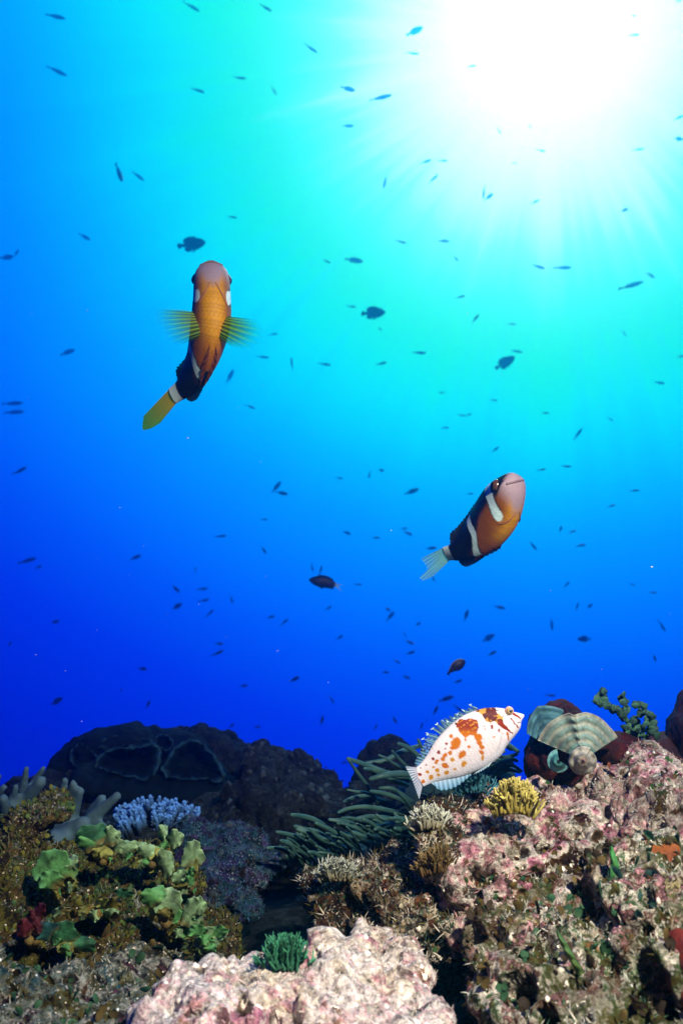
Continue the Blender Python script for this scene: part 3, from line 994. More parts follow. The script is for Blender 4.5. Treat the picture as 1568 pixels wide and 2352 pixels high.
def spotted_fin(name, base, tips, col, tip, alpha, spots):
    o = fin_sheet(name, hroot, base, tips, col, ribs=12, n_u=100, n_v=40, alpha=alpha, col_tip=tip, rib_amp=.0003, scallop=.05)
    if spots:
        me = o.data
        n = len(me.vertices)
        V = np.empty(n * 3, np.float32)
        me.vertices.foreach_get('co', V)
        V = V.reshape(-1, 3) + V3(hroot.location)
        wd = worley(V * np.array([560, 560, 560]), 12)
        c = np.empty(n * 4, np.float32)
        a = me.color_attributes['pattern']
        a.data.foreach_get('color', c)
        c = c.reshape(-1, 4)
        k = (wd < .36)
        c[k] = np.array([.004, .01, .05, 1.0])
        a.data.foreach_set('color', c.ravel())
    return o


spotted_fin('soft_dorsal_fin', [HP(545, 440), HP(480, 560), HP(400, 660), HP(310, 755), HP(270, 790)], [HP(400, 400), HP(330, 530), HP(275, 640), HP(235, 730), HP(240, 785)], (0.30, 0.52, 0.58), (0.10, 0.34, 0.42), (.85, .45), True)
spotted_fin('tail_fin', [HP(285, 800), HP(285, 920), HP(318, 1020)], [HP(120, 790, -.004), HP(205, 960, -.006), HP(280, 1165, -.004)], (0.74, 0.72, 0.78), (0.62, 0.74, 0.80), (1, .75), False)
fin_sheet('anal_fin', hroot, [HP(420, 975), HP(560, 945), HP(720, 905), HP(880, 855)], [HP(455, 1005), HP(530, 1065), HP(700, 1030), HP(880, 895)], (0.60, 0.76, 0.84), ribs=9, alpha=(1, .65), col_tip=(0.30, 0.62, 0.78), scallop=.08, ray_dark=.2)
fin_sheet('pelvic_fin', hroot, [HP(1120, 735, -.004), HP(1060, 775, -.004), HP(1010, 810, -.004)], [HP(1075, 790, -.006), HP(985, 845, -.006), HP(905, 878, -.005)], (0.70, 0.80, 0.84), ribs=6, alpha=(1, .8), col_tip=(0.45, 0.70, 0.80), jag=.15)
for sgn in (-1, 1):
    c = HP(1322, 146, sgn * .0030)
    ax = -V3(FW) * (-sgn) * 0 + V3(FW) * sgn + V3(UP) * .25
    ey = ball('eye', hroot, c, 50 * hu_, EYE_RING, ax, .85, seg=28)
    ball('iris', hroot, c + unit(ax) * .0014, 37 * hu_, EYE_GOLD, ax, .8, parent=ey)
    ball('pupil', hroot, c + unit(ax) * .0023 + V3(RT) * .0003, 22 * hu_, EYE_DARK, ax, .8, parent=ey)
m = MB()
V, F = tube(catmull([HP(1485, 205, -.0006), HP(1462, 238, -.0022), HP(1445, 268, -.0030), HP(1420, 280, -.0034)], 18), np.interp(np.linspace(0, 1, 18), [0, .5, 1], [.0006, .0006, .0003]), 8)
m.add(V - V3(hroot.location), F, (0.45, 0.40, 0.45))
m.build('lip', SKIN, hroot)
tag(hroot, 'white hawkfish with orange spots and dark saddles perched in front of the anemone', 'hawkfish')


# black damselfish with a white tail
def W_(cx, cy, d):
    return (690.4 + cx * .0805, 1284.3 + cy * .0805, d)


WD = 1.35
wu = .0805 * WD / FPX
wroot = empty('damselfish', P(*W_(600, 630, WD)))
DARKP = pattern_mat('black_fish_skin', 0.5, 0.3, 500, 0.3)
wprof = [(0, 15, 15, 8), (.06, 60, 60, 40), (.2, 120, 125, 70), (.4, 165, 165, 85), (.6, 165, 160, 70), (.8, 125, 130, 45), (.93, 80, 75, 25), (1, 55, 50, 14)]
wt = Trunk(wroot, [V3(P(*W_(x, y, WD))) for x, y in ((235, 590), (330, 600), (500, 625), (700, 660), (860, 705), (980, 735), (1010, 745))], [(0, UP + RT * .1), (1, UP + RT * .2)],
           [(a, b * wu, c * wu, d * wu) for a, b, c, d in wprof], 80, 40)
wt.body(lambda S, A, C, V: lerp((0.006, 0.006, 0.012), (0.30, 0.42, 0.45), sm(.93, .97, S)), DARKP)
WP = lambda x, y: V3(P(*W_(x, y, WD)))
fin_sheet('dorsal_fin', wroot, [WP(480, 480), WP(600, 500), WP(760, 560), WP(900, 640)], [WP(520, 445), WP(660, 455), WP(800, 495), WP(940, 580)], (0.006, 0.006, 0.02), ribs=9, alpha=(1, .9), jag=.1)
fin_sheet('anal_fin', wroot, [WP(680, 780), WP(780, 800), WP(880, 760)], [WP(720, 810), WP(850, 850), WP(965, 862)], (0.006, 0.006, 0.012), ribs=7, alpha=(1, .95), jag=.1)
fin_sheet('tail_fin', wroot, [WP(985, 700), WP(1000, 745), WP(985, 790)], [WP(1240, 740), WP(1090, 775), WP(1170, 920)], (0.60, 0.78, 0.80), ribs=9, alpha=(.95, .55), col_tip=(0.7, 0.85, 0.85))
fin_sheet('pelvic_fin', wroot, [WP(500, 780), WP(540, 790), WP(580, 795)], [WP(560, 830), WP(610, 850), WP(650, 820)], (0.006, 0.006, 0.012), ribs=4, alpha=(1, .95))
tag(wroot, 'black damselfish with a pale forked tail in open blue water', 'damselfish')

# sleek dark fish arching above the hawkfish
sroot = empty('wrasse', P(1048, 1532, 0.95))
st = Trunk(sroot, [V3(P(x, y, .95)) for x, y in ((1068, 1519), (1060, 1522), (1050, 1528), (1040, 1535), (1031, 1544))], [(0, UP * .8 - RT * .6), (1, UP * .5 - RT * .8)],
           [(a, b * .00052, b * .00052, b * .0003) for a, b in ((0, 1.5), (.1, 7), (.3, 11), (.55, 11), (.8, 6.5), (1, 3))], 60, 30)
st.body(lambda S, A, C, V: lerp((0.008, 0.008, 0.014), (0.18, 0.22, 0.22), sm(.75, .98, A)), DARKP)
SP = lambda x, y: V3(P(x, y, .95))
fin_sheet('dorsal_fin', sroot, [SP(1060, 1518), SP(1050, 1522), SP(1038, 1532)], [SP(1058, 1514.5), SP(1047, 1518.5), SP(1034.5, 1530)], (0.2, 0.25, 0.25), ribs=8, alpha=(1, .8))
fin_sheet('tail_fin', sroot, [SP(1030, 1542), SP(1031, 1544), SP(1032.5, 1545.5)], [SP(1026, 1546), SP(1026.5, 1550), SP(1031, 1551)], (0.01, 0.01, 0.015), ribs=5, alpha=(1, .8))
tag(sroot, 'sleek black arched fish with a pale back edge above the spotted hawkfish', 'wrasse')

# ------------------------------------------------------------------ reef: sea floor
def px_m(n, d):
    return n * d / FPX


def floor_z(x, y):
    p = np.stack([x, y, np.zeros_like(x)], axis=1)
    drop = np.maximum(0, y - 1.25 - .25 * vnoise(p * 1.1, 3))
    back = np.maximum(0, np.abs(x) - 1.6)
    z = -.205 - .62 * drop - .12 * back - .25 * np.maximum(0, -y)
    z = np.maximum(z, -3.6 + .25 * fbm(p * .8, 3, 5))
    return z + .03 * fbm(p * 5, 4, 7) + .012 * fbm(p * 24, 3, 8)


gx = np.sign(np.linspace(-1, 1, 240)) * np.abs(np.linspace(-1, 1, 240)) ** 1.9 * 6.3
gy = -1.0 + np.linspace(0, 1, 300) ** 2.0 * 9.7
X, Y = np.meshgrid(gx, gy)
Z = floor_z(X.ravel(), Y.ravel())


def rock_mat(name, stops, stops2, dark, pores=80.0, speck=(0.62, 0.60, 0.50), seed=0.0, patch=45.0, speck_amt=0.5, bump=0.9, pore_amt=0.9, film=0.0):
    """Encrusted rock: two interleaved patchworks of growth, grain, dark pores, pale beads."""
    m, g, out = new_mat(name)
    tc = g.n('ShaderNodeTexCoord')
    co = g.vmath('ADD', tc.outputs['Object'], (seed, seed * 1.7, seed * .6))
    wv = g.vmath('ADD', co, g.vmath('SCALE', g.noise(co, 90, 3, 0.6, col=True), scale=.012))
    n0 = g.noise(wv, patch * .3, 3, 0.6)
    n1 = g.math('ADD', g.math('MULTIPLY', g.noise(wv, patch, 5, 0.58), .7), g.math('MULTIPLY', n0, .3))
    n2 = g.noise(wv, patch * 1.9, 5, 0.6)
    n3 = g.noise(wv, patch * 3.2, 4, 0.62)
    c1 = g.ramp(n1, stops)
    c2 = g.ramp(n2, stops2)
    sel = g.ramp(g.math('ADD', g.math('MULTIPLY', n0, .5), g.math('MULTIPLY', n3, .5)), [(.48, 0.0), (.52, 1.0)])
    c = g.mix(sel, c1, c2)
    grain = g.ramp(g.noise(co, 260, 4, 0.75), [(.32, .12), (.50, .95), (.66, 1.75)])
    c = g.mix(1.0, c, grain, 'MULTIPLY')
    if film:                             # broad growths of brown and olive film
        fm = g.ramp(g.math('ADD', g.math('MULTIPLY', g.noise(wv, 13, 3, .5), .7), g.math('MULTIPLY', g.noise(wv, 70, 3, .6), .3)), [(.50, 0.0), (.55, 1.0)])
        fc = g.ramp(g.noise(wv, 30, 3, .6), [(.38, (.035, .012, .006)), (.48, (.075, .055, .010)), (.56, (.05, .075, .018)), (.64, (.13, .03, .025))])
        c = g.mix(g.math('MULTIPLY', fm, film), c, fc)
    v = g.voro(wv, pores, 'F1')
    pm = g.math('MULTIPLY', g.ramp(v, [(.20, 1.0), (.30, 0.0)]), g.ramp(g.noise(co, 40, 3, .6), [(.45, 0.0), (.52, 1.0)]))
    c = g.mix(g.math('MULTIPLY', pm, pore_amt), c, dark)
    v2 = g.voro(co, 480, 'F1')
    smk = g.math('MULTIPLY', g.ramp(v2, [(.24, 1.0), (.36, 0.0)]), g.ramp(g.noise(co, 85, 4, .7), [(.50, 0.0), (.58, 1.0)]))
    c = g.mix(g.math('MULTIPLY', smk, speck_amt), c, speck)
    b = g.n('ShaderNodeBsdfPrincipled')
    g.put(b.inputs['Base Color'], c)
    b.inputs['Roughness'].default_value = 0.8
    b.inputs['Specular IOR Level'].default_value = 0.08
    h = g.math('ADD', g.math('MULTIPLY', g.noise(co, 210, 6, .8), 1.2), g.math('MULTIPLY', v2, .35))
    h = g.math('ADD', h, g.math('MULTIPLY', pm, -1.0))
    bp = g.n('ShaderNodeBump')
    bp.inputs['Strength'].default_value = bump
    bp.inputs['Distance'].default_value = 0.005
    g.put(bp.inputs['Height'], h)
    g.put(b.inputs['Normal'], bp.outputs[0])
    g.t.links.new(b.outputs[0], out.inputs['Surface'])
    return m


CREAM, PINK, MAUVE, BROWN, OLIVE, DARK, GREY, RUST = (.72, .61, .44), (.64, .33, .34), (.36, .11, .18), (.095, .045, .016), (.10, .085, .02), (.012, .007, .006), (.30, .33, .27), (.30, .075, .014)
PURP, TEAL = (.028, .020, .085), (.018, .080, .100)
M_PALE = rock_mat('pink_coralline_rock', [(.34, MAUVE), (.41, PINK), (.46, CREAM), (.52, (.78, .70, .60)), (.58, (.66, .44, .43)), (.63, (.76, .70, .60)), (.70, PINK)],
                  [(.36, (.30, .17, .10)), (.42, PINK), (.48, (.76, .66, .56)), (.54, (.80, .74, .64)), (.60, (.70, .48, .46)), (.68, (.5, .5, .4))], (.05, .02, .012), 75, (.85, .83, .75), 1.3, 34, .5, .9, .8)
M_MIX = rock_mat('mottled_reef_rock', [(.34, DARK), (.40, BROWN), (.44, (.46, .24, .24)), (.48, (.74, .68, .56)), (.53, PINK), (.57, CREAM), (.61, BROWN), (.66, (.66, .46, .44)), (.72, DARK)],
                 [(.34, DARK), (.40, BROWN), (.44, (.55, .52, .40)), (.49, (.76, .70, .58)), (.54, PINK), (.58, MAUVE), (.62, OLIVE), (.67, DARK)], DARK, 62, (.8, .77, .66), 4.1, 30, .65, 1.0, .9, .5)
M_BROWN = rock_mat('brown_turf_rock', [(.30, DARK), (.40, (.06, .036, .010)), (.47, (.085, .075, .014)), (.53, DARK), (.58, (.07, .028, .010)), (.64, (.06, .07, .014)), (.72, GREY)],
                   [(.32, DARK), (.42, OLIVE), (.48, BROWN), (.53, (.10, .13, .05)), (.58, DARK), (.66, GREY)], DARK, 70, (.62, .55, .38), 7.7, 46, .8, 1.0)
M_GREY = rock_mat('grey_turf_rock', [(.30, DARK), (.40, TEAL), (.46, (.16, .19, .15)), (.52, DARK), (.57, (.40, .42, .34)), (.64, BROWN)],
                  [(.32, DARK), (.42, OLIVE), (.49, (.14, .17, .12)), (.54, (.40, .38, .30)), (.60, DARK), (.70, (.14, .05, .08))], DARK, 70, (.7, .7, .6), 2.2, 46, .7, 1.0)
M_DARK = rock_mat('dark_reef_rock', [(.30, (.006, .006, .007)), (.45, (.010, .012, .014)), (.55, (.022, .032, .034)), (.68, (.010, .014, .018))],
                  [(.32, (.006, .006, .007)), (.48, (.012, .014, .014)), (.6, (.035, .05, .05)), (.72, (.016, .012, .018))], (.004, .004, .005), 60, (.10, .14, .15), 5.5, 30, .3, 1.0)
M_PURP = rock_mat('purple_encrusted_rock', [(.30, DARK), (.42, PURP), (.48, TEAL), (.53, DARK), (.58, (.10, .08, .2)), (.68, (.05, .05, .06))],
                  [(.32, DARK), (.44, TEAL), (.50, (.13, .19, .22)), (.56, PURP), (.64, DARK)], DARK, 70, (.4, .5, .5), 3.5, 44, .6, 1.0)

M_GREYMIX = rock_mat('olive_pink_rock', [(.33, DARK), (.39, BROWN), (.44, (.55, .50, .36)), (.48, (.10, .10, .02)), (.52, (.70, .64, .50)), (.56, (.08, .13, .04)), (.60, (.40, .17, .08)), (.66, (.62, .42, .38)), (.72, DARK)],
                     [(.33, DARK), (.40, OLIVE), (.45, (.06, .13, .05)), (.50, (.74, .68, .54)), (.54, BROWN), (.58, PINK), (.63, DARK), (.68, (.5, .42, .2))], DARK, 66, (.78, .76, .64), 6.6, 32, .65, 1.0, .9, .6)
M_LEDGE = rock_mat('brown_ledge_rock', [(.30, DARK), (.42, BROWN), (.48, DARK), (.53, (.40, .30, .18)), (.57, OLIVE), (.63, (.5, .3, .28)), (.72, DARK)],
                   [(.32, DARK), (.42, BROWN), (.48, (.05, .09, .06)), (.53, CREAM), (.57, DARK), (.66, (.26, .10, .04))], DARK, 66, (.75, .72, .6), 8.2, 46, .7, 1.0)

ground = mesh_obj('sea_floor', np.stack([X.ravel(), Y.ravel(), Z], axis=1), grid_faces(300, 240), M_DARK)
tag(ground, kind='structure')


# ------------------------------------------------------------------ rocks: joined lumps, one skin, worn and pitted
def blob_mesh(blobs, voxel, smooth_it=2):
    bm = bmesh.new()
    basis = Matrix((RT, -UP, FW)).transposed()
    for px, py, d, rx, ry, rz in blobs:
        mt = Matrix.Translation(P(px, py, d)) @ basis.to_4x4() @ Matrix.Diagonal((px_m(rx, d), px_m(ry, d), rz, 1))
        bmesh.ops.create_icosphere(bm, subdivisions=3, radius=1.0, matrix=mt)
    me = bpy.data.meshes.new('lumps')
    bm.to_mesh(me)
    bm.free()
    o = bpy.data.objects.new('lumps', me)
    COL.objects.link(o)
    md = o.modifiers.new('r', 'REMESH')
    md.mode = 'VOXEL'
    md.voxel_size = voxel
    dg = bpy.context.evaluated_depsgraph_get()
    ev = o.evaluated_get(dg)
    m2 = ev.to_mesh()
    n = len(m2.vertices)
    V = np.empty(n * 3, np.float32)
    m2.vertices.foreach_get('co', V)
    V = V.reshape(-1, 3).astype(np.float64)
    nl = len(m2.loops)
    li = np.empty(nl, np.int32)
    m2.loops.foreach_get('vertex_index', li)
    F = li.reshape(-1, 4) if nl == 4 * len(m2.polygons) else None
    ev.to_mesh_clear()
    bpy.data.objects.remove(o)
    bpy.data.meshes.remove(me)
    E = np.concatenate([F[:, [0, 1]], F[:, [1, 2]], F[:, [2, 3]], F[:, [3, 0]]])
    deg = np.bincount(E[:, 0], minlength=n) + np.bincount(E[:, 1], minlength=n)
    for _ in range(smooth_it):
        S = np.zeros_like(V)
        for k in range(3):
            S[:, k] = np.bincount(E[:, 0], V[E[:, 1], k], n) + np.bincount(E[:, 1], V[E[:, 0], k], n)
        V = V * .4 + .6 * S / np.maximum(deg, 1)[:, None]
    return V, F


def vert_normals(V, F):
    fn = np.cross(V[F[:, 2]] - V[F[:, 0]], V[F[:, 3]] - V[F[:, 1]])
    N = np.zeros_like(V)
    for j in range(4):
        for k in range(3):
            N[:, k] += np.bincount(F[:, j], fn[:, k], len(V))
    return unit(N)


ROCKS = {}


def rock(name, label, cat, blobs, voxel, mat, amp=.012, f=22.0, lump=.006, lf=60.0, pit=.016, pf=26.0, fine=.0025, ff=150.0, seed=1, group=None, smooth_it=3, knob=0.0, kf=50.0, caves=()):
    V, F = blob_mesh(blobs, voxel, smooth_it)
    N = vert_normals(V, F)
    p = V + seed * 3.1
    d = amp * fbm(p * f, 4, seed) + lump * (1 - 1.6 * worley((p + .006 * fbm(p * 40, 2, seed + 4)[:, None]) * lf, seed + 1))
    d = d + fine * fbm(p * ff, 4, seed + 3, .65)
    wd = worley((p + .010 * fbm(p * 30, 3, seed + 9)[:, None]) * pf, seed + 5)
    msk = sm(-.05, .25, vnoise(p * pf * .35, seed + 6))
    d = d - pit * sm(.34, .20, wd) * msk - .45 * pit * sm(.30, .16, worley((p + .004 * fbm(p * 70, 2, seed + 19)[:, None]) * pf * 2.3, seed + 15)) * sm(-.1, .2, vnoise(p * pf * .6, seed + 16))
    if knob:
        d = d + knob * np.sqrt(np.maximum(0, 1 - (worley(p * kf, seed + 8) * 1.5) ** 2))
    V = V + N * d[:, None]
    if caves:                            # hollows worn back into the rock
        dep = V @ V3(FW)
        qx = 784 + (V @ V3(RT)) / dep * FPX
        qy = 1176 - (V @ V3(UP)) / dep * FPX
        wob = .30 * fbm(V * 60, 3, seed + 31) + .18 * fbm(V * 170, 2, seed + 32)
        front = sm(.0, .25, -(N @ V3(FW)) + .30) * sm(-.35, -.05, N @ V3(UP))
        push = np.zeros(len(V))
        for hx, hy, ax, ay, hd in caves:
            e = np.sqrt(((qx - hx) / ax) ** 2 + ((qy - hy) / ay) ** 2) + wob
            push = np.maximum(push, hd * sm(1.05, .72, e))
        V = V + unit(V3(FW) * .45 - V3(UP) * .15 - N * .85) * (push * 1.5 * front)[:, None]
    c = V.mean(axis=0)
    c[2] = V[:, 2].min()
    o = mesh_obj(name, V - c, F, mat, None, True, None, Vector(c))
    tag(o, label, cat, group)
    ROCKS[name + str(len(ROCKS))] = (V, F, vert_normals(V, F))
    return o


RG = 'encrusted rocks of the reef'
VX = .00145
rock('reef_rock', 'pale pink and cream encrusted rock filling the bottom middle of the picture', 'rock',
     [(700, 2520, .335, 330, 215, .085), (780, 2385, .355, 140, 150, .06), (460, 2450, .33, 165, 140, .06), (960, 2490, .33, 140, 140, .055), (610, 2400, .345, 150, 105, .06), (320, 2470, .32, 80, 90, .04), (850, 2240, .395, 95, 34, .045), (915, 2262, .385, 56, 30, .04)],
     VX, M_PALE, .008, 26, .0060, 70, .012, 30, .0034, 170, 2, RG, caves=[(560, 2305, 16, 24, .02), (640, 2330, 10, 8, .01), (930, 2285, 16, 12, .015), (450, 2320, 20, 12, .02)])
rock('reef_rock', 'large mottled pink and brown rock slope under the fan alga', 'rock',
     [(1300, 2045, .50, 290, 200, .10), (1110, 1965, .475, 140, 105, .06), (1470, 1950, .51, 185, 148, .09), (1240, 1918, .495, 120, 82, .06), (1575, 1975, .47, 160, 200, .09),
      (1180, 2080, .455, 190, 110, .06), (1380, 1868, .53, 125, 44, .05), (1490, 1840, .54, 120, 56, .05)],
     VX, M_MIX, .013, 20, .0105, 52, .018, 30, .0036, 140, 3, RG,
     caves=[(1241, 1945, 16, 15, .03), (1309, 1915, 38, 15, .04), (1174, 2083, 24, 14, .035), (1224, 2066, 30, 22, .04), (1259, 2050, 15, 17, .03), (1304, 2096, 13, 16, .03), (1379, 2060, 11, 12, .02), (1224, 2012, 32, 12, .035),
            (1094, 2008, 46, 30, .03), (1474, 1925, 40, 14, .03), (1554, 2070, 18, 24, .03), (1400, 1985, 26, 10, .025), (1500, 2010, 22, 12, .03), (1130, 2150, 20, 34, .04), (1350, 1960, 18, 10, .02), (1440, 2060, 16, 14, .03), (1180, 1960, 16, 10, .02)])
rock('reef_rock', 'rugged pitted rock with blade algae in the bottom right corner', 'rock',
     [(1290, 2210, .405, 230, 140, .08), (1530, 2200, .385, 170, 210, .08), (1420, 2400, .345, 250, 160, .07), (1260, 2350, .36, 80, 90, .05)],
     VX, M_GREYMIX, .012, 22, .011, 50, .020, 30, .004, 150, 6, RG,
     caves=[(1190, 2268, 44, 46, .05), (1250, 2330, 24, 30, .03), (1330, 2260, 22, 12, .03), (1400, 2225, 24, 10, .03), (1480, 2130, 16, 20, .03), (1300, 2175, 16, 10, .02), (1470, 2290, 24, 14, .03), (1540, 2330, 22, 16, .03)])
rock('reef_rock', 'crusted ledge of white speckled turf below the anemone tentacles', 'rock',
     [(820, 2050, .50, 105, 44, .05), (960, 2045, .48, 95, 70, .05), (745, 2030, .52, 40, 30, .03), (1010, 1920, .475, 55, 65, .035), (900, 2080, .47, 110, 50, .05), (1010, 2110, .455, 90, 55, .04)],
     VX, M_LEDGE, .010, 30, .007, 66, .018, 34, .004, 160, 9, RG, caves=[(979, 2180, 86, 40, .08), (800, 2075, 60, 26, .05), (880, 2110, 30, 14, .03), (930, 2030, 20, 12, .02)])
rock('reef_rock', 'brown turf covered rock under the green lobed algae', 'rock',
     [(260, 2175, .50, 215, 140, .10), (40, 2140, .48, 120, 150, .09), (395, 2125, .52, 75, 95, .06), (290, 2060, .53, 110, 65, .05), (480, 2215, .47, 72, 70, .05)],
     VX * 1.1, M_BROWN, .016, 18, .007, 45, .016, 24, .0035, 130, 12, RG)
rock('reef_rock', 'brown rock knob with a white crusted top edge before the finger coral', 'rock',
     [(36, 1985, .50, 52, 72, .05), (5, 2020, .49, 60, 90, .05), (118, 1862, .51, 36, 18, .02), (75, 1895, .51, 36, 30, .025), (5, 1935, .51, 36, 30, .03)],
     VX, M_BROWN, .008, 30, .006, 60, .010, 36, .003, 160, 15, RG)
rock('reef_rock', 'grey green turf rock in the bottom left corner', 'rock',
     [(110, 2360, .395, 210, 110, .07), (290, 2310, .41, 130, 80, .05), (-20, 2280, .41, 90, 110, .06), (230, 2430, .36, 130, 90, .05)],
     VX, M_GREY, .010, 24, .010, 46, .018, 26, .003, 150, 18, RG)
rock('reef_rock', 'purple and teal encrusted rock between lobed algae and anemone', 'rock',
     [(530, 1955, .67, 90, 34, .05), (590, 1985, .66, 45, 24, .04), (440, 1940, .68, 60, 30, .04), (500, 2050, .62, 45, 34, .03), (560, 2085, .60, 30, 22, .02)],
     VX * 1.3, M_PURP, .012, 22, .010, 48, .014, 26, .003, 140, 21, RG)
rock('reef_rock', 'dark knobbly rock heap behind the anemone tentacles', 'rock',
     [(650, 1850, .86, 105, 100, .10), (590, 1900, .84, 100, 80, .08), (690, 1760, .88, 28, 32, .03), (600, 1790, .90, 40, 40, .05), (720, 1880, .84, 60, 60, .06), (780, 1890, .82, 60, 40, .05), (850, 1880, .82, 70, 35, .05), (480, 1930, .85, 110, 70, .08), (705, 1764, .87, 18, 10, .012), (722, 1776, .87, 18, 11, .012), (738, 1790, .87, 15, 13, .012), (664, 1738, .88, 7, 14, .008), (640, 1768, .88, 20, 18, .02)],
     VX * 1.7, M_DARK, .016, 16, .014, 32, .012, 20, .004, 100, 24, RG, knob=.006, kf=42)
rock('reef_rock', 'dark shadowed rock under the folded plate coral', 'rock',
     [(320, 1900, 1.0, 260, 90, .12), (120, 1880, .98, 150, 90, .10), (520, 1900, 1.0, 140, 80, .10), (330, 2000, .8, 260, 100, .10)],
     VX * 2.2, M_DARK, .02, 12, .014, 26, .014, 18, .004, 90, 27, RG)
rock('knobbly_coral', 'dark knobbly coral head behind the anemone near the hawkfish tail', 'coral',
     [(868, 1745, .92, 26, 30, .03), (895, 1730, .92, 28, 24, .03), (850, 1775, .92, 22, 40, .03), (870, 1800, .92, 50, 50, .04), (925, 1740, .92, 22, 22, .02)],
     VX * 1.5, M_DARK, .003, 30, .0, 60, .0, 30, .0015, 150, 30, None, knob=.0085, kf=60)
rock('knobbly_coral', 'dark knobbly coral beside the folded plate coral', 'coral',
     [(455, 1705, 1.12, 26, 26, .03), (490, 1705, 1.12, 26, 24, .03), (520, 1730, 1.11, 36, 34, .04), (545, 1770, 1.1, 34, 50, .04), (480, 1780, 1.12, 70, 60, .05), (413, 1690, 1.13, 14, 12, .02)],
     VX * 1.7, M_DARK, .003, 30, .0, 60, .0, 30, .0015, 150, 33, None, knob=.012, kf=42)

# ------------------------------------------------------------------ folded plate coral
def chain(pts, r, d0, d1, rz=None, n=None):
    q = catmull([(x, y, 0) for x, y in pts], n or max(6, int(sum(math.dist(pts[i], pts[i + 1]) for i in range(len(pts) - 1)) / (r * .55))))
    k = len(q)
    return [(q[i][0], q[i][1], d0 + (d1 - d0) * i / (k - 1), r, r, rz or px_m(r, d0)) for i in range(k)]


def L3(pts):      # crop coordinates of the coral to picture coordinates
    return [(x * .3333, 1568 + y * .3333) for x, y in pts]


bl = [(262, 1684, 1.08, 22, 12, .02), (310, 1676, 1.08, 16, 10, .02), (350, 1684, 1.075, 22, 12, .02), (392, 1697, 1.07, 16, 16, .02), (226, 1700, 1.08, 18, 12, .02), (190, 1726, 1.07, 20, 12, .02), (430, 1710, 1.06, 18, 14, .02)]
bl += [(300, 1790, 1.05, 190, 60, .06), (275, 1752, 1.085, 145, 74, .05), (380, 1750, 1.08, 120, 70, .05), (330, 1740, 1.08, 120, 52, .05), (420, 1800, 1.03, 110, 60, .05), (235, 1790, 1.02, 80, 50, .05), (340, 1830, 1.0, 180, 40, .06), (480, 1830, 1.0, 60, 45, .05), (180, 1760, 1.06, 60, 45, .05)]
def wall(pts, r, d0, d1):
    return [(x, y + 13, d, rx, 20 + 2.5 * math.sin(i * 1.1), .030) for i, (x, y, d, rx, ry, rz) in enumerate(chain(pts, r, d0, d1))]


M_PLATE = pattern_mat('plate_coral_skin', .85, .05, 500, .6, .8, 420)
proot = P(330, 1900, 1.0)
bl += wall(L3([(560, 600), (650, 640), (760, 668), (850, 690), (930, 690), (1000, 704), (1060, 676), (1130, 696), (1220, 690), (1310, 710), (1400, 700), (1490, 735), (1560, 800)]), 10, .95, .945)
bl += wall(L3([(350, 600), (420, 520), (500, 450), (600, 385), (700, 345)]), 9, 1.045, 1.06)
bl += wall(L3([(600, 400), (700, 380), (820, 345), (950, 350), (1060, 400)]), 8, 1.045, 1.04)
V, F = blob_mesh(bl, .0034, 3)
N = vert_normals(V, F)
V = V + N * (.006 * fbm(V * 30, 3, 3) + .003 * (1 - 2 * np.abs(fbm(V * 70, 3, 31))))[:, None]
pm_ = MB()
pm_.add(V - V3(proot), F.tolist(), np.array([.0025, .006, .009])[None, :] * (1 + .6 * fbm(V * 160, 3, 8))[:, None])


def cup(loop, ctr, d_front, d_back, deep, seed, skirt=.26, wav=5.0):
    """A bowl-shaped plate: wavy rolled lip, hollow inside, skirt falling away under the lip."""
    lp = np.array(catmull([(x, y, 0) for x, y in loop + loop[:1]], 161)[:-1, :2])
    c = np.array(ctr, dtype=float)
    ys = lp[:, 1]
    front = (ys - ys.min()) / (ys.max() - ys.min())
    t = np.linspace(0, 2 * np.pi, 160, endpoint=False)
    lp[:, 1] += wav * front * np.sin(t * 9 + seed) + .5 * wav * np.sin(t * 21 + 2 * seed)
    lp[:, 0] += .6 * wav * np.sin(t * 13 + seed)
    dl = d_back + (d_front - d_back) * front + .004 * np.sin(t * 11 + seed)
    VV, CC = [], []
    prof = [(.05, 1.0), (.25, .93), (.5, .74), (.72, .45), (.86, .2), (.94, .06), (.985, 0), (1.02, .02), (1.05, .10), (1.06, .22), (1.05, .5), (1.02, .8), (.97, 1.2)]
    for k, (v, z) in enumerate(prof):
        q = c + (lp - c) * v
        if k > 6:                        # the skirt hangs below the lip
            q[:, 1] += skirt * 60 * (z - .02)
        dz = dl + deep * z
        px, py = q[:, 0] * .3333, 1568 + q[:, 1] * .3333
        VV.append(np.stack([FW[i] * dz + RT[i] * (px - 784) / FPX * dz - UP[i] * (py - 1176) / FPX * dz for i in range(3)], axis=-1))
        CC.append(np.full(160, .95 if 5 <= k <= 8 else .35 if k in (4, 9) else 0.0))  # blue light along the rims, painted in as a paler lip band
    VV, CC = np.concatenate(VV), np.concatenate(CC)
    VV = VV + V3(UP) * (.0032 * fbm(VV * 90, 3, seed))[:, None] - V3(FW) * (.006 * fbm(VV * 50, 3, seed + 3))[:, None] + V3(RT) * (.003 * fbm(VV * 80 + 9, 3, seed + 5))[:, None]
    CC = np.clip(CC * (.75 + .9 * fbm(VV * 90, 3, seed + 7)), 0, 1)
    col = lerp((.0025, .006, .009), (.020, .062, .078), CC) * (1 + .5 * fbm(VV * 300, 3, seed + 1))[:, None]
    pm_.add(VV - V3(proot), grid_faces(len(prof), 160, True), col)


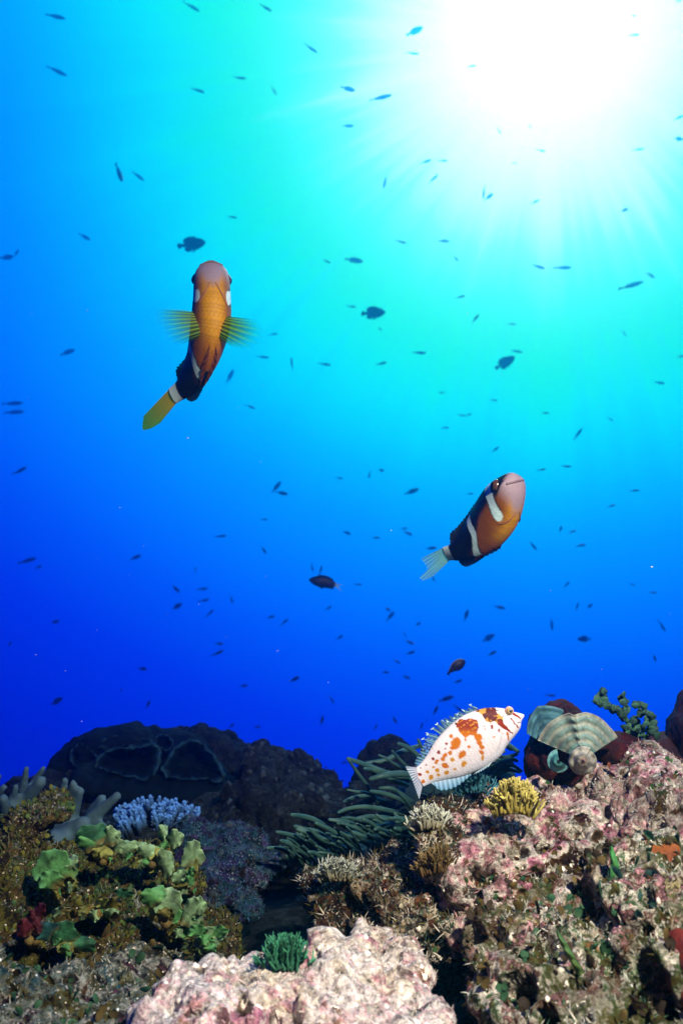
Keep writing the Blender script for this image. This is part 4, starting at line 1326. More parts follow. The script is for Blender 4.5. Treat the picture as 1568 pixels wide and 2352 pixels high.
cup([(650, 575), (690, 510), (760, 470), (850, 448), (950, 440), (1060, 425), (1100, 480), (1090, 560), (1065, 625), (1000, 668), (930, 654), (850, 648), (760, 610)], (880, 560), .935, .985, .07, 1)
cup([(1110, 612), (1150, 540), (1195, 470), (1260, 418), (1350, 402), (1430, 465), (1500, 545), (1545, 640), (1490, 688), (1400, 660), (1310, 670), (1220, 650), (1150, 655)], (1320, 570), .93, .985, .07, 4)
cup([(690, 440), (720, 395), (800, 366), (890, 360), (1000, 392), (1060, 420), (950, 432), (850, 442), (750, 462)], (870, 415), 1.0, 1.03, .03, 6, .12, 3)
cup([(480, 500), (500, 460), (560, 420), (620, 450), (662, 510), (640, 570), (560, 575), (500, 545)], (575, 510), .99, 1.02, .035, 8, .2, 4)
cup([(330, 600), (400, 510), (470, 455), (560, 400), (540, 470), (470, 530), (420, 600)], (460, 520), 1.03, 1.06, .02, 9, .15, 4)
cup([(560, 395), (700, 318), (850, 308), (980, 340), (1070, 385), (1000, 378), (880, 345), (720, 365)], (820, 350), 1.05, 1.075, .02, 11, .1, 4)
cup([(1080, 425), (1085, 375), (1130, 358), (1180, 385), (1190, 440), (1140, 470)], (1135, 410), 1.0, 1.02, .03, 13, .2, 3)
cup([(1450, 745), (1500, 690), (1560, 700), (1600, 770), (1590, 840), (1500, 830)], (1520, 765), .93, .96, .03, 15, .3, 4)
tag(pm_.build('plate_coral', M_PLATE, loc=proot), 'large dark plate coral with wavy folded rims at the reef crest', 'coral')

# ------------------------------------------------------------------ finger coral
def L4(x, y):
    return (x * .1989, 1722.4 + y * .1989)


bl = []
FD = .64
for a, b, r0, r1, dd in (((310, 215), (270, 470), 42, 62, .02), ((500, 215), (330, 480), 42, 60, .03), ((475, 370), (300, 580), 72, 85, 0), ((755, 350), (720, 580), 50, 70, 0), ((845, 385), (800, 580), 48, 60, -.01),
                         ((930, 480), (850, 720), 60, 80, -.01), ((1350, 535), (1000, 860), 58, 95, -.01), ((1180, 560), (1030, 760), 60, 70, 0), ((50, 430), (-60, 560), 50, 60, .01), ((40, 570), (80, 740), 60, 80, -.02),
                         ((185, 430), (120, 680), 40, 80, 0), ((620, 450), (560, 640), 52, 70, .01), ((-10, 300), (-60, 470), 35, 50, .03), ((960, 860), (640, 1080), 105, 165, -.015), ((640, 1080), (520, 1250), 165, 170, -.02),
                         ((820, 760), (700, 900), 100, 140, 0), ((300, 620), (330, 800), 120, 150, .01), ((100, 740), (200, 900), 110, 140, 0), ((560, 700), (520, 900), 110, 150, .02), ((1010, 1000), (900, 1150), 80, 110, -.01), ((1200, 870), (1100, 950), 45, 60, -.01)):
    x0, y0 = L4(*a)
    x1, y1 = L4(*b)
    n = 9
    for i in range(n):
        t = i / (n - 1)
        r = (r0 + (r1 - r0) * t) * .1989
        d = FD + dd + .01 * t
        bl.append((x0 + (x1 - x0) * t, y0 + (y1 - y0) * t, d, r, r, px_m(r, d) * .8))
V, F = blob_mesh(bl, .0019, 3)
N = vert_normals(V, F)
V = V + N * (.0010 * fbm(V * 50, 3, 13) + .0003 * fbm(V * 420, 2, 16))[:, None]
c = V.mean(axis=0)
c[2] = V[:, 2].min()
M_FING = plain_mat('finger_coral_skin', (.060, .120, .140), (.040, .085, .105), 60, .7, .2, .35, 900, .0015)
tag(mesh_obj('finger_coral', V - c, F, M_FING, loc=Vector(c)), 'blue grey soft coral with blunt fingers beside the brown rock knob', 'coral')

# ------------------------------------------------------------------ branching coral with pale blue tips
root = empty('branching_coral', P(360, 1900, .72))
mbr = MB()
rs = random.Random(4)
for i in range(150):
    px = rs.uniform(262, 458)
    u = (px - 360) / 100
    top = 1834 + 26 * u * u + rs.uniform(-6, 46)
    d = .70 + .05 * (1 - (top - 1830) / 70) + rs.uniform(-.012, .012)
    tip = V3(P(px, top, d))
    base = V3(P(360 + (px - 360) * .72, top + rs.uniform(34, 52), d + .018))
    mid = (tip + base) / 2 + V3(RT) * rs.uniform(-.002, .002)
    r = px_m(rs.uniform(5.0, 7.2), d)
    q = catmull([base, mid, tip], 10)
    V, F = tube(q, np.interp(np.linspace(0, 1, 10), [0, .6, 1], [r * 1.05, r, r * .62]), 9)
    tt = np.repeat(np.concatenate([[0], np.linspace(0, 1, 10), [1, 1]]), 9)
    mbr.add(V - V3(root.location), F, lerp((.02, .025, .025), (.10, .28, .60), sm(.45, 1.0, tt)))
    for k in range(7):               # small side cups
        t = rs.uniform(.35, .97)
        c0 = base + (tip - base) * t
        dr = unit(V3(RT) * rs.uniform(-1, 1) - V3(FW) * rs.uniform(.1, 1) + (tip - base) / np.linalg.norm(tip - base) * .8)
        V, F = tube([c0, c0 + dr * r * .9, c0 + dr * r * 1.55], [r * .42, r * .42, r * .3], 6)
        mbr.add(V - V3(root.location), F, lerp((.03, .035, .035), (.12, .32, .64), t ** 2))
CORALP = pattern_mat('coral_skin', .7, .2, 400, .5, .5, 900)
mbr.build('branches', CORALP, root)
mb2 = MB()
V, F = blob_mesh([(360, 1915, .745, 105, 38, .04), (360, 1945, .76, 70, 40, .04)], .003, 2)
V = V + vert_normals(V, F) * (.004 * fbm(V * 60, 3, 2))[:, None]
mesh_obj('coral_base', V - V3(root.location), F, M_DARK, root)
tag(root, 'small branching coral with pale blue tips under the folded plate coral', 'coral')

# ------------------------------------------------------------------ sea anemone
aroot = empty('sea_anemone', P(960, 2010, .68))
M_TENT = plain_mat('anemone_tentacle', (.062, .150, .110), (.026, .085, .072), 70, .45, .35, .15, 500, .001, transl=.25)


def AN(x, y):
    return (623.6 + x * .2367, 1677.8 + y * .2367)


TENT = [((740, 275), (900, 330), (1080, 400), (1340, 480), 34, 0), ((745, 285), (840, 420), (930, 540), (1030, 700), 22, 0), ((735, 575), (830, 595), (900, 600), (1000, 640), 17, .01), ((920, 315), (1100, 290), (1250, 210), (1430, 150), 26, .02),
        ((650, 795), (760, 755), (950, 745), (1300, 810), 27, -.01), ((195, 818), (330, 840), (440, 880), (600, 990), 30, -.02), ((225, 930), (330, 960), (450, 990), (620, 1110), 27, -.03), ((50, 985), (150, 1005), (270, 1045), (420, 1150), 30, -.03),
        ((90, 1070), (190, 1110), (230, 1210), (330, 1330), 30, -.05), ((-40, 1140), (60, 1142), (160, 1180), (280, 1290), 24, -.04), ((560, 865), (700, 890), (830, 935), (1020, 985), 25, -.02), ((790, 865), (900, 840), (1010, 840), (1220, 865), 24, -.01),
        ((1000, 960), (1070, 925), (1160, 935), (1330, 1030), 28, -.03), ((1510, 955), (1400, 940), (1300, 950), (1180, 1010), 28, -.04), ((250, 960), (420, 1020), (560, 1100), (680, 1230), 28, -.04), ((960, 470), (1080, 440), (1200, 420), (1380, 430), 34, -.01),
        ((900, 370), (1000, 390), (1130, 460), (1320, 540), 26, .01), ((1210, 860), (1260, 870), (1330, 900), (1420, 960), 20, -.03), ((960, 590), (1080, 610), (1200, 650), (1330, 720), 26, 0), ((1050, 560), (1150, 560), (1230, 600), (1350, 690), 30, -.01),
        ((1180, 560), (1250, 620), (1310, 690), (1360, 780), 22, -.015), ((1230, 130), (1330, 170), (1430, 260), (1500, 380), 26, .015), ((1420, 90), (1460, 180), (1490, 280), (1500, 380), 24, .01), ((1040, 240), (1110, 270), (1200, 330), (1350, 400), 18, .01),
        ((1170, 200), (1220, 260), (1300, 340), (1400, 420), 18, 0), ((700, 690), (800, 650), (920, 640), (1100, 690), 22, .02), ((640, 900), (760, 960), (860, 1040), (950, 1130), 26, -.04), ((700, 1000), (800, 1080), (860, 1180), (900, 1300), 26, -.05),
        ((880, 1060), (960, 1100), (1010, 1190), (1050, 1300), 24, -.05), ((1090, 1070), (1130, 1130), (1150, 1220), (1160, 1310), 24, -.05), ((430, 900), (560, 960), (700, 1040), (800, 1150), 28, -.03), ((360, 1180), (420, 1190), (480, 1240), (540, 1320), 26, -.06)]
ra = random.Random(11)
for i in range(49):
    x, y = ra.uniform(120, 1300), ra.uniform(760, 1260)
    if y < 800 + max(0, (450 - x)) * .5:
        y += 220
    a = R(ra.uniform(8, 48))
    Lr = ra.uniform(200, 380)
    bw = ra.uniform(-60, 60)
    TENT.append(((x, y), (x + Lr * .33 * math.cos(a), y + Lr * .25 * math.sin(a) - bw * .4), (x + Lr * .66 * math.cos(a), y + Lr * .6 * math.sin(a)), (x + Lr * math.cos(a), y + Lr * math.sin(a)), ra.uniform(18, 28), ra.uniform(-.05, 0)))
for i in range(18):                       # tentacles seen past the hawkfish, towards the red sponge
    x, y = ra.uniform(1980, 2420), ra.uniform(180, 420)
    a = R(ra.uniform(150, 215))
    Lr = ra.uniform(220, 380)
    TENT.append(((x, y), (x + Lr * .33 * math.cos(a), y - Lr * .33 * math.sin(a) - ra.uniform(0, 30)), (x + Lr * .66 * math.cos(a), y - Lr * .5 * math.sin(a)), (x + Lr * math.cos(a), y - Lr * .6 * math.sin(a) + 50), ra.uniform(22, 30), ra.uniform(-.03, .01)))
for i in range(70):
    x, y = ra.uniform(60, 1350), ra.uniform(800, 1290)
    if y < 830 + max(0, (500 - x)) * .5:
        y += 200
    a = R(ra.uniform(5, 60))
    Lr = ra.uniform(160, 330)
    TENT.append(((x, y), (x + Lr * .33 * math.cos(a), y + Lr * .2 * math.sin(a)), (x + Lr * .66 * math.cos(a), y + Lr * .55 * math.sin(a)), (x + Lr * math.cos(a), y + Lr * math.sin(a)), ra.uniform(13, 20), ra.uniform(-.06, 0)))
fine_t = MB()
for it, (tip, b1, b2, bs, r, dd) in enumerate(TENT):
    d = .66 + dd + ra.uniform(-.008, .008)
    cp = [V3(P(*AN(*bs), d + .025)), V3(P(*AN(*b2), d + .008)), V3(P(*AN(*b1), d)), V3(P(*AN(*tip), d - .006 + ra.uniform(-.006, .006)))]
    q = catmull(cp, 26)
    rr = px_m(r * .2367, d) * ra.uniform(.68, .95)
    V, F = tube(q, rr * np.interp(np.linspace(0, 1, 26), [0, .35, .7, .93, 1], [.95, 1.12, 1.0, .80, .70]), 12)
    if it < 98:
        mesh_obj('tentacle', V - V3(aroot.location), F, M_TENT, aroot)
    else:
        fine_t.add(V - V3(aroot.location), F)
tag(fine_t.build('fine_tentacles', M_TENT, aroot), kind='stuff')
V, F = blob_mesh([(940, 1985, .70, 200, 90, .05), (1020, 1850, .71, 120, 90, .05), (820, 2010, .68, 130, 60, .04), (1110, 1800, .70, 80, 70, .04)], .004, 3)
V = V + vert_normals(V, F) * (.004 * fbm(V * 40, 3, 2))[:, None]
mesh_obj('oral_disc', V - V3(aroot.location), F, plain_mat('anemone_disc', (.02, .045, .035), (.012, .03, .025), 40, .6, .2, .3), aroot)
tag(aroot, 'green sea anemone with many long tentacles swept to one side', 'anemone')

# ------------------------------------------------------------------ fan alga with growth bands
def fan_frond(name, root, cx, cy, d, a0, a1, rad, lean, cup, bands, seed, pal, crease=None, n_a=90, n_r=60, ripple=.0):
    """A fan about a stalk point: angles in degrees in the picture, rad(angle) in picture px; lean tips it back, cup bows it."""
    th = np.linspace(a0, a1, n_a)
    rr = np.linspace(.06, 1, n_r)
    A, Rr = np.meshgrid(th, rr, indexing='ij')
    r = rad(A) * Rr
    ca, sa = np.cos(np.radians(A)), np.sin(np.radians(A))
    px, py = cx + r * ca, cy - r * sa
    rel = Rr
    dz = lean * rel + cup * np.cos((A - (a0 + a1) / 2) / (a1 - a0) * math.pi * 1.2) * rel + ripple * np.sin(np.radians(A) * 7 + seed) * rel ** 2
    if crease is not None:
        dz = dz - .006 * rel * np.exp(-((A - crease) / 9.0) ** 2)
    dz = dz + .0007 * np.sin(rel * bands * 2 * math.pi)
    D = d + dz
    V = np.stack([P(1, 1, 1)[k] * 0 + (FW[k] * D + RT[k] * (px - 784) / FPX * D - UP[k] * (py - 1176) / FPX * D) for k in range(3)], axis=-1).reshape(-1, 3)
    q = V * 220
    b = .5 + .5 * np.sin(rel.ravel() * bands * 2 * math.pi + .5 * fbm(q, 2, seed))
    base = lerp(pal[0], pal[1], sm(.25, .85, b))
    base = lerp(base, pal[2], sm(.45, .05, rel.ravel() + .12 * fbm(V * 150, 3, seed + 1)))
    base = lerp(base, pal[3], sm(.955, .985, rel.ravel()))
    base = base * (1 + .45 * fbm(V * 600, 3, seed + 2) + .5 * fbm(V * 130, 3, seed + 5))[:, None]
    if crease is not None:
        base = lerp(base, (.10, .10, .06), .6 * np.exp(-((A.ravel() - crease) / 1.6) ** 2) * sm(.2, .5, rel.ravel()))
    n = n_a * n_r
    th_ = .0007
    V2 = V + V3(FW) * th_
    F = grid_faces(n_a, n_r)
    Fb = [tuple(i + n for i in reversed(f)) for f in F]
    ed = [i * n_r + n_r - 1 for i in range(n_a)]
    Fe = [(ed[i], ed[i] + n, ed[i + 1] + n, ed[i + 1]) for i in range(n_a - 1)]
    for e2 in ([j for j in range(n_r)], [(n_a - 1) * n_r + j for j in range(n_r)]):
        Fe += [(e2[i], e2[i] + n, e2[i + 1] + n, e2[i + 1]) for i in range(n_r - 1)]
    return mesh_obj(name, np.concatenate([V, V2]) - V3(root.location), F + Fb + Fe, FRONDM, root, True, np.concatenate([base, base]))


FRONDM = pattern_mat('algal_frond', .65, .25, 700, .35, .4, 900, transl=.30)
froot = empty('fan_alga', P(1320, 1770, .50))
PALF = ((.20, .31, .26), (.33, .37, .29), (.08, .27, .22), (.40, .42, .34))
rint = lambda xs, ys: (lambda A: np.interp(A, xs, ys))
fan_frond('frond', froot, 1339, 1745, .497, 33, 157, rint([33, 53, 71, 87, 102, 107, 135, 157], [94, 97, 105, 109, 104, 112, 116, 114]), .020, -.010, 5.5, 3, PALF, crease=101)
fan_frond('frond', froot, 1339, 1748, .482, 60, 418, rint([60, 200, 300, 418], [34, 34, 32, 29]), .010, .004, 1.9, 6, ((.33, .33, .26), (.42, .41, .34), (.36, .24, .18), (.5, .48, .40)), n_a=70, n_r=40, ripple=.001)
fan_frond('frond', froot, 1283, 1748, .490, 100, 330, rint([100, 200, 330], [27, 27, 26]), .008, .002, 1.6, 9, ((.06, .26, .26), (.16, .42, .40), (.03, .10, .10), (.3, .5, .48)), n_a=50, n_r=30)
fan_frond('frond', froot, 1270, 1720, .520, 75, 150, rint([75, 110, 150], [92, 104, 70]), .012, .004, 5.0, 12, ((.04, .13, .16), (.06, .17, .19), (.03, .09, .10), (.12, .25, .26)), n_a=50, n_r=40, ripple=.002)
tag(froot, 'pale green fan alga with curved growth bands on top of the mottled rock', 'seaweed')

# ------------------------------------------------------------------ sponges
def soft_blob(name, label, cat, blobs, voxel, mat, amp=.003, f=40, fine=.0006, ff=300, seed=1, smooth_it=4):
    V, F = blob_mesh(blobs, voxel, smooth_it)
    N = vert_normals(V, F)
    V = V + N * (amp * fbm(V * f, 3, seed) + fine * fbm(V * ff, 3, seed + 2))[:, None]
    c = V.mean(axis=0)
    c[2] = V[:, 2].min()
    return tag(mesh_obj(name, V - c, F, mat, loc=Vector(c)), label, cat)


M_RED = plain_mat('dark_red_sponge', (.060, .006, .004), (.008, .004, .004), 110, .7, .15, 1.0, 260, .004)
M_RED2 = plain_mat('orange_red_sponge', (.15, .014, .005), (.07, .008, .004), 70, .55, .3, .7, 500, .002)
M_MAROON = plain_mat('maroon_sponge', (.030, .008, .008), (.012, .004, .005), 60, .7, .2, .7, 400, .002)
M_ORANGE = plain_mat('orange_crust', (.26, .075, .008), (.12, .03, .006), 120, .6, .3, .8, 500, .002)
soft_blob('sponge', 'dark red rounded sponge behind the pale fan alga', 'sponge', [(1268, 1725, .545, 66, 95, .025), (1290, 1665, .55, 55, 50, .02), (1235, 1690, .55, 34, 60, .015)], .0018, M_RED, .007, 45, .0022, 200, 3)
soft_blob('sponge', 'low dark red sponge on the crest between fan alga and green bush alga', 'sponge', [(1440, 1735, .55, 62, 40, .025), (1400, 1722, .55, 40, 28, .02)], .0018, M_RED, .004, 40, .0012, 260, 5)
soft_blob('sponge', 'maroon upright sponge at the edge behind the mottled slope', 'sponge', [(1592, 1690, .56, 46, 92, .03), (1600, 1630, .56, 36, 50, .03)], .0018, M_MAROON, .004, 40, .0012, 260, 7)
soft_blob('sponge', 'low maroon sponge mound beside the upright maroon sponge', 'sponge', [(1525, 1735, .57, 50, 46, .025), (1490, 1745, .57, 40, 30, .02)], .0018, M_MAROON, .006, 50, .0012, 260, 9)
soft_blob('sponge', 'orange red rounded sponge on the pitted rock in the corner', 'sponge', [(1588, 2215, .335, 42, 60, .025), (1562, 2262, .335, 26, 30, .02)], .0014, M_RED2, .003, 50, .0009, 320, 11)
soft_blob('sponge', 'orange crust sponge spread on the mottled rock slope', 'sponge', [(1505, 1965, .408, 38, 20, .012), (1530, 1944, .410, 24, 18, .01), (1478, 1982, .409, 22, 14, .01)], .0012, M_ORANGE, .006, 60, .0022, 220, 13)

# ------------------------------------------------------------------ bush alga of flat discs
groot = empty('bush_alga', P(1440, 1705, .56))
M_DISC = pattern_mat('disc_alga', .6, .25, 600, .5, .4, 900, transl=.2)
bu = MB()


def disc(c, nrm, r1, r2, th, col, up=None):
    nrm = unit(nrm)
    a = unit(np.cross(nrm, [0.13, .2, .9])) if up is None else unit(V3(up) - nrm * float(np.dot(V3(up), nrm)))
    b = np.cross(nrm, a)
    V, F = [], []
    n, m = 7, 14
    for i in range(n):
        t = math.pi * i / (n - 1)
        for j in range(m):
            ph = 2 * math.pi * j / m
            k = 1 + .10 * math.sin(3 * ph + r1 * 9000)
            V.append(c + a * (math.cos(ph) * math.sin(t) * r1 * k) + b * (math.sin(ph) * math.sin(t) * r2 * k) + nrm * math.cos(t) * th)
    return np.array(V), grid_faces(n, m, True)


rb = random.Random(5)


def G6(x, y):
    return (1187.8 + x * .2424, 1573.9 + y * .2424)


for ch in ([(1090, 490), (1070, 440), (1050, 390), (1020, 340), (990, 290), (1005, 240), (1025, 190), (1010, 150), (985, 105), (1015, 90)], [(1080, 440), (1120, 400), (1110, 350), (1120, 300), (1150, 260), (1140, 210), (1110, 185), (1170, 180), (1195, 215)],
           [(1130, 430), (1170, 400), (1210, 350), (1230, 300), (1270, 290), (1200, 240)], [(1200, 500), (1230, 470), (1270, 430), (1290, 380), (1280, 330), (1310, 460)], [(1010, 300), (980, 260), (940, 230), (915, 195), (880, 210), (860, 180), (830, 150), (815, 100), (810, 60)],
           [(870, 190), (830, 190), (780, 180), (750, 165), (760, 130)], [(1100, 470), (1150, 480), (1190, 450), (1240, 420)], [(1060, 470), (1040, 430), (1030, 400)], [(910, 210), (925, 225), (900, 240)]):
    q = catmull([(x, y, 0) for x, y in ch], max(6, int(len(ch) * 3.6)))
    dd = .56 + rb.uniform(-.012, .012)
    for i, (x, y, _) in enumerate(q):
        gx_, gy_ = G6(x + rb.uniform(-20, 20), y + rb.uniform(-16, 16))
        c = V3(P(gx_, gy_, dd + rb.uniform(-.004, .004)))
        nr = -V3(FW) + V3(RT) * rb.uniform(-.9, .9) + V3(UP) * rb.uniform(-.7, .7)
        r = px_m(rb.uniform(4.5, 11.0), .56)
        V, F = disc(c, nr, r, r * rb.uniform(.7, 1), r * .28, None)
        k = rb.random()
        bu.add(V - V3(groot.location), F, (.015 + .04 * k, .045 + .11 * k, .03 + .06 * k))
        if i:
            V, F = tube([pc, c], [.0007, .0007], 6)
            bu.add(V - V3(groot.location), F, (.02, .05, .03))
        pc = c
bu.build('branches', M_DISC, groot)
tag(groot, 'dark green bush alga of small discs standing against blue water on the crest', 'seaweed')

# ------------------------------------------------------------------ lobed green algae
def C4(x, y):
    return (74.2 + x * .2841, 1870.8 + y * .2841)


GRN, PAL, YLG, DKG = (.09, .27, .08), (.22, .36, .17), (.24, .26, .06), (.025, .11, .045)


def lobed(label, foot, fronds, d, extra=10, group='lobed green algae on the brown rock', name='lobed_alga'):
    fx, fy = C4(*foot)
    d -= .022
    fronds = [(x, y - 8, rx * 1.38, ry * 1.30, t, c) for x, y, rx, ry, t, c in fronds]
    root = empty(name, P(fx, fy, d))
    if extra:
        xs = [f[0] for f in fronds]
        for _ in range(extra):
            f = rb.choice(fronds)
            k = rb.uniform(.15, .6)
            fronds.append((f[0] + (foot[0] - f[0]) * k + rb.uniform(-40, 40), f[1] + (foot[1] - f[1]) * k + rb.uniform(-15, 30), rb.uniform(30, 60), rb.uniform(26, 56), rb.uniform(-40, 40), rb.choice([YLG, (.13, .125, .02), GRN, GRN, PAL, (.10, .09, .016)])))
    for x, y, rx, ry, tilt, col in fronds:
        cx, cy = C4(x, y)
        fd = d - .012 + rb.uniform(-.006, .006)
        n_a, n_r = 64, 14
        V, Cc = [], []
        s_ = rb.random() * 9
        tx, ty = rb.uniform(-.5, .5), rb.uniform(-.1, .7)
        bx, by = (fx - cx), (fy - cy)
        L = math.hypot(bx, by) + 1e-6
        for side in (0, 1):
            for j in range(n_r):
                u = j / (n_r - 1)
                for i in range(n_a):
                    a = 2 * math.pi * i / n_a
                    k = u * (1 + .10 * math.sin(3 * a + s_) + .07 * math.sin(5 * a + 2 * s_) + .04 * math.sin(11 * a + s_) + .025 * math.sin(23 * a + 3 * s_))
                    ex, ey = rx * .2841 * k * math.cos(a), ry * .2841 * k * math.sin(a)
                    ct, st = math.cos(R(tilt)), math.sin(R(tilt))
                    px, py = cx + ex * ct - ey * st, cy + ex * st + ey * ct
                    z = .004 * (tx * k * math.cos(a) + ty * k * math.sin(a)) + .0026 * math.sin(2 * a + s_) * k * k + .0011 * math.sin(7 * a + s_) * k ** 4 - .002 * (1 - k * k)
                    z += (.0004 * math.sqrt(max(0, 1 - u * u)) + .00015) * (1 if side else -1)
                    V.append(P(px, py, fd + z))
                    Cc.append(u)
        V = np.array([list(v) for v in V])
        u = np.array(Cc)
        F0 = grid_faces(n_r, n_a, True)
        n = n_r * n_a
        F = F0 + [tuple(i + n for i in reversed(f)) for f in F0]
        lo = (n_r - 1) * n_a
        F += [(lo + i, lo + (i + 1) % n_a, n + lo + (i + 1) % n_a, n + lo + i) for i in range(n_a)]
        col_ = np.array(col)[None, :] * (1 + .9 * fbm(V * 150, 4, int(s_ * 10)) + .5 * fbm(V * 700, 2, 3))[:, None]
        # older brown tissue towards the foot, pale growing margin
        dirv = (V - V3(P(cx, cy, fd))) @ (V3(RT) * (bx / L) - V3(UP) * (by / L)) / (ry * .2841 * d / FPX)
        col_ = lerp(col_, (.16, .10, .022), .85 * sm(.15, .95, dirv + .5 * fbm(V * 120, 3, 7)))
        col_ = lerp(col_, np.array(col) * 1.5 + .05, .7 * sm(.93, .99, u))
        mesh_obj('frond', V - V3(root.location), F, FRONDM, root, True, col_)
        p0, p1 = V3(P(cx + bx * .45, cy + by * .45, fd + .002)), V3(P(fx, fy, d + .015))
        Vt, Ft = tube(catmull([p0, (p0 + p1) / 2 + V3(UP) * .001, p1], 10), np.linspace(.0022, .0014, 10), 8)
        mesh_obj('stalk', Vt - V3(root.location), Ft, M_STALK, root)
    tag(root, label, 'seaweed', group)


M_STALK = plain_mat('alga_stalk', (.14, .10, .025), (.07, .05, .015), 200, .7, .2, .5, 600)
lobed('big rounded green lobed alga under the finger coral', (230, 640), [(180, 440, 125, 112, 0, GRN), (325, 400, 34, 52, 20, PAL), (160, 540, 80, 60, 0, GRN)], .475)
lobed('darker green lobed alga with ruffled tips touching the finger coral base', (600, 440), [(480, 190, 100, 82, -30, DKG), (470, 240, 70, 60, 0, GRN), (635, 190, 55, 68, 10, PAL), (570, 330, 62, 54, 0, YLG), (690, 260, 48, 60, -20, PAL)], .515)
lobed('pale fuzzy topped lobed alga ridge below the branching coral', (850, 420), [(760, 290, 75, 52, 0, PAL), (850, 285, 60, 52, 0, PAL), (930, 320, 55, 60, 0, PAL), (1080, 400, 48, 95, -10, PAL), (1010, 340, 50, 50, 0, YLG)], .52)
lobed('two thin upright lobes of green alga against the black hollow', (1040, 330), [(1056, 150, 29, 52, 5, PAL), (1152, 210, 46, 66, 25, PAL), (1040, 240, 30, 60, 0, YLG), (1110, 260, 40, 50, 40, GRN)], .53)
lobed('tall pale oval lobed alga over a brown stalk near the purple rock', (1285, 640), [(1298, 340, 66, 92, 8, PAL), (1290, 480, 40, 100, 8, YLG), (1195, 520, 46, 60, 10, PAL)], .515)
lobed('bright pale cluster of lobed algae above the pink foreground rock', (1110, 980), [(980, 670, 82, 60, -25, GRN), (1105, 740, 86, 104, 5, PAL), (1290, 810, 60, 100, 10, PAL), (1350, 750, 40, 60, 10, PAL), (1000, 760, 40, 80, 15, YLG), (1180, 900, 90, 90, 0, GRN)], .475)
lobed('ragged pale lobed alga at the lip of the dark hollow', (1400, 1110), [(1420, 1000, 95, 62, -10, PAL), (1500, 960, 60, 40, -20, GRN), (1340, 950, 60, 40, 0, GRN)], .455)
lobed('dark green limp lobed alga low on the brown rock', (300, 1090), [(270, 980, 78, 84, 0, DKG), (140, 960, 90, 60, 0, (.02, .09, .08)), (400, 1060, 90, 50, 0, DKG)], .44)
lobed('small brownish lobed alga half buried in brown turf', (640, 800), [(730, 650, 66, 32, -5, DKG), (580, 722, 54, 28, -5, YLG), (440, 780, 60, 28, -15, YLG), (230, 790, 60, 26, -15, PAL)], .462)

# ------------------------------------------------------------------ blade algae, red weed
def blade(name, label, pts, d, wid, col, tip):
    root_loc = P(pts[-1][0], pts[-1][1], d)
    q = catmull([(x, y, d - .004 * math.sin(i * 1.3)) for i, (x, y) in enumerate(pts)], 50)
    t = np.linspace(0, 1, 50)
    wd = np.interp(t, [0, .15, .5, .85, 1], [.25, .8, 1, .7, .4]) * wid
    tg = unit(np.gradient(q[:, :2], axis=0))
    nr = np.stack([-tg[:, 1], tg[:, 0]], axis=1)
    vv = np.linspace(-1, 1, 9)
    V = []
    for i in range(50):
        for v in vv:
            V.append(P(q[i, 0] + nr[i, 0] * wd[i] * v, q[i, 1] + nr[i, 1] * wd[i] * v, q[i, 2] + .0018 * v * v + .0006 * math.sin(i * .9 + v * 2)))
    V = np.array([list(v) for v in V])
    n = len(V)
    F0 = grid_faces(50, 9)
    F = F0 + [tuple(i + n for i in reversed(f)) for f in F0]
    ring = [i * 9 for i in range(50)]
    F += [(a, b, b + n, a + n) for a, b in zip(ring[1:], ring[:-1])] + [(a + 8, b + 8, b + 8 + n, a + 8 + n) for a, b in zip(ring[:-1], ring[1:])]
    c = lerp(tip, col, np.repeat(t, 9)) * (1 + .5 * fbm(V * 200, 3, 4))[:, None]
    c = lerp(c, np.array(col) * 1.7, .5 * (np.tile(np.abs(vv), 50) < .15))
    return tag(mesh_obj(name, np.concatenate([V, V + V3(FW) * .0006]) - V3(root_loc), F, FRONDM, None, True, np.concatenate([c, c]), root_loc), label, 'seaweed')


blade('blade_alga', 'long bright green blade alga standing on the pitted rock', [(1402, 1945), (1412, 2000), (1404, 2050), (1400, 2090), (1412, 2140), (1440, 2190), (1475, 2230)], .392, 13, (.06, .10, .015), (.05, .26, .07))
blade('blade_alga', 'narrow green blade alga slanting down the pitted rock', [(1278, 2140), (1300, 2180), (1330, 2230), (1370, 2290), (1410, 2330)], .345, 9, (.09, .09, .015), (.05, .16, .05))
blade('blade_alga', 'short yellow green blade alga beside the long bright blade', [(1430, 1990), (1440, 2030), (1420, 2080), (1430, 2110)], .40, 8, (.10, .13, .03), (.12, .22, .05))
lobed('dark wine red weed of ragged lobes at the left edge of the brown rock', (20, 1130), [(60, 800, 40, 60, 20, (.075, .008, .014)), (10, 860, 46, 70, 25, (.06, .006, .012)), (-60, 930, 50, 60, 20, (.08, .010, .016)), (40, 930, 36, 40, 0, (.05, .006, .010))], .44, 0, None, 'red_weed')

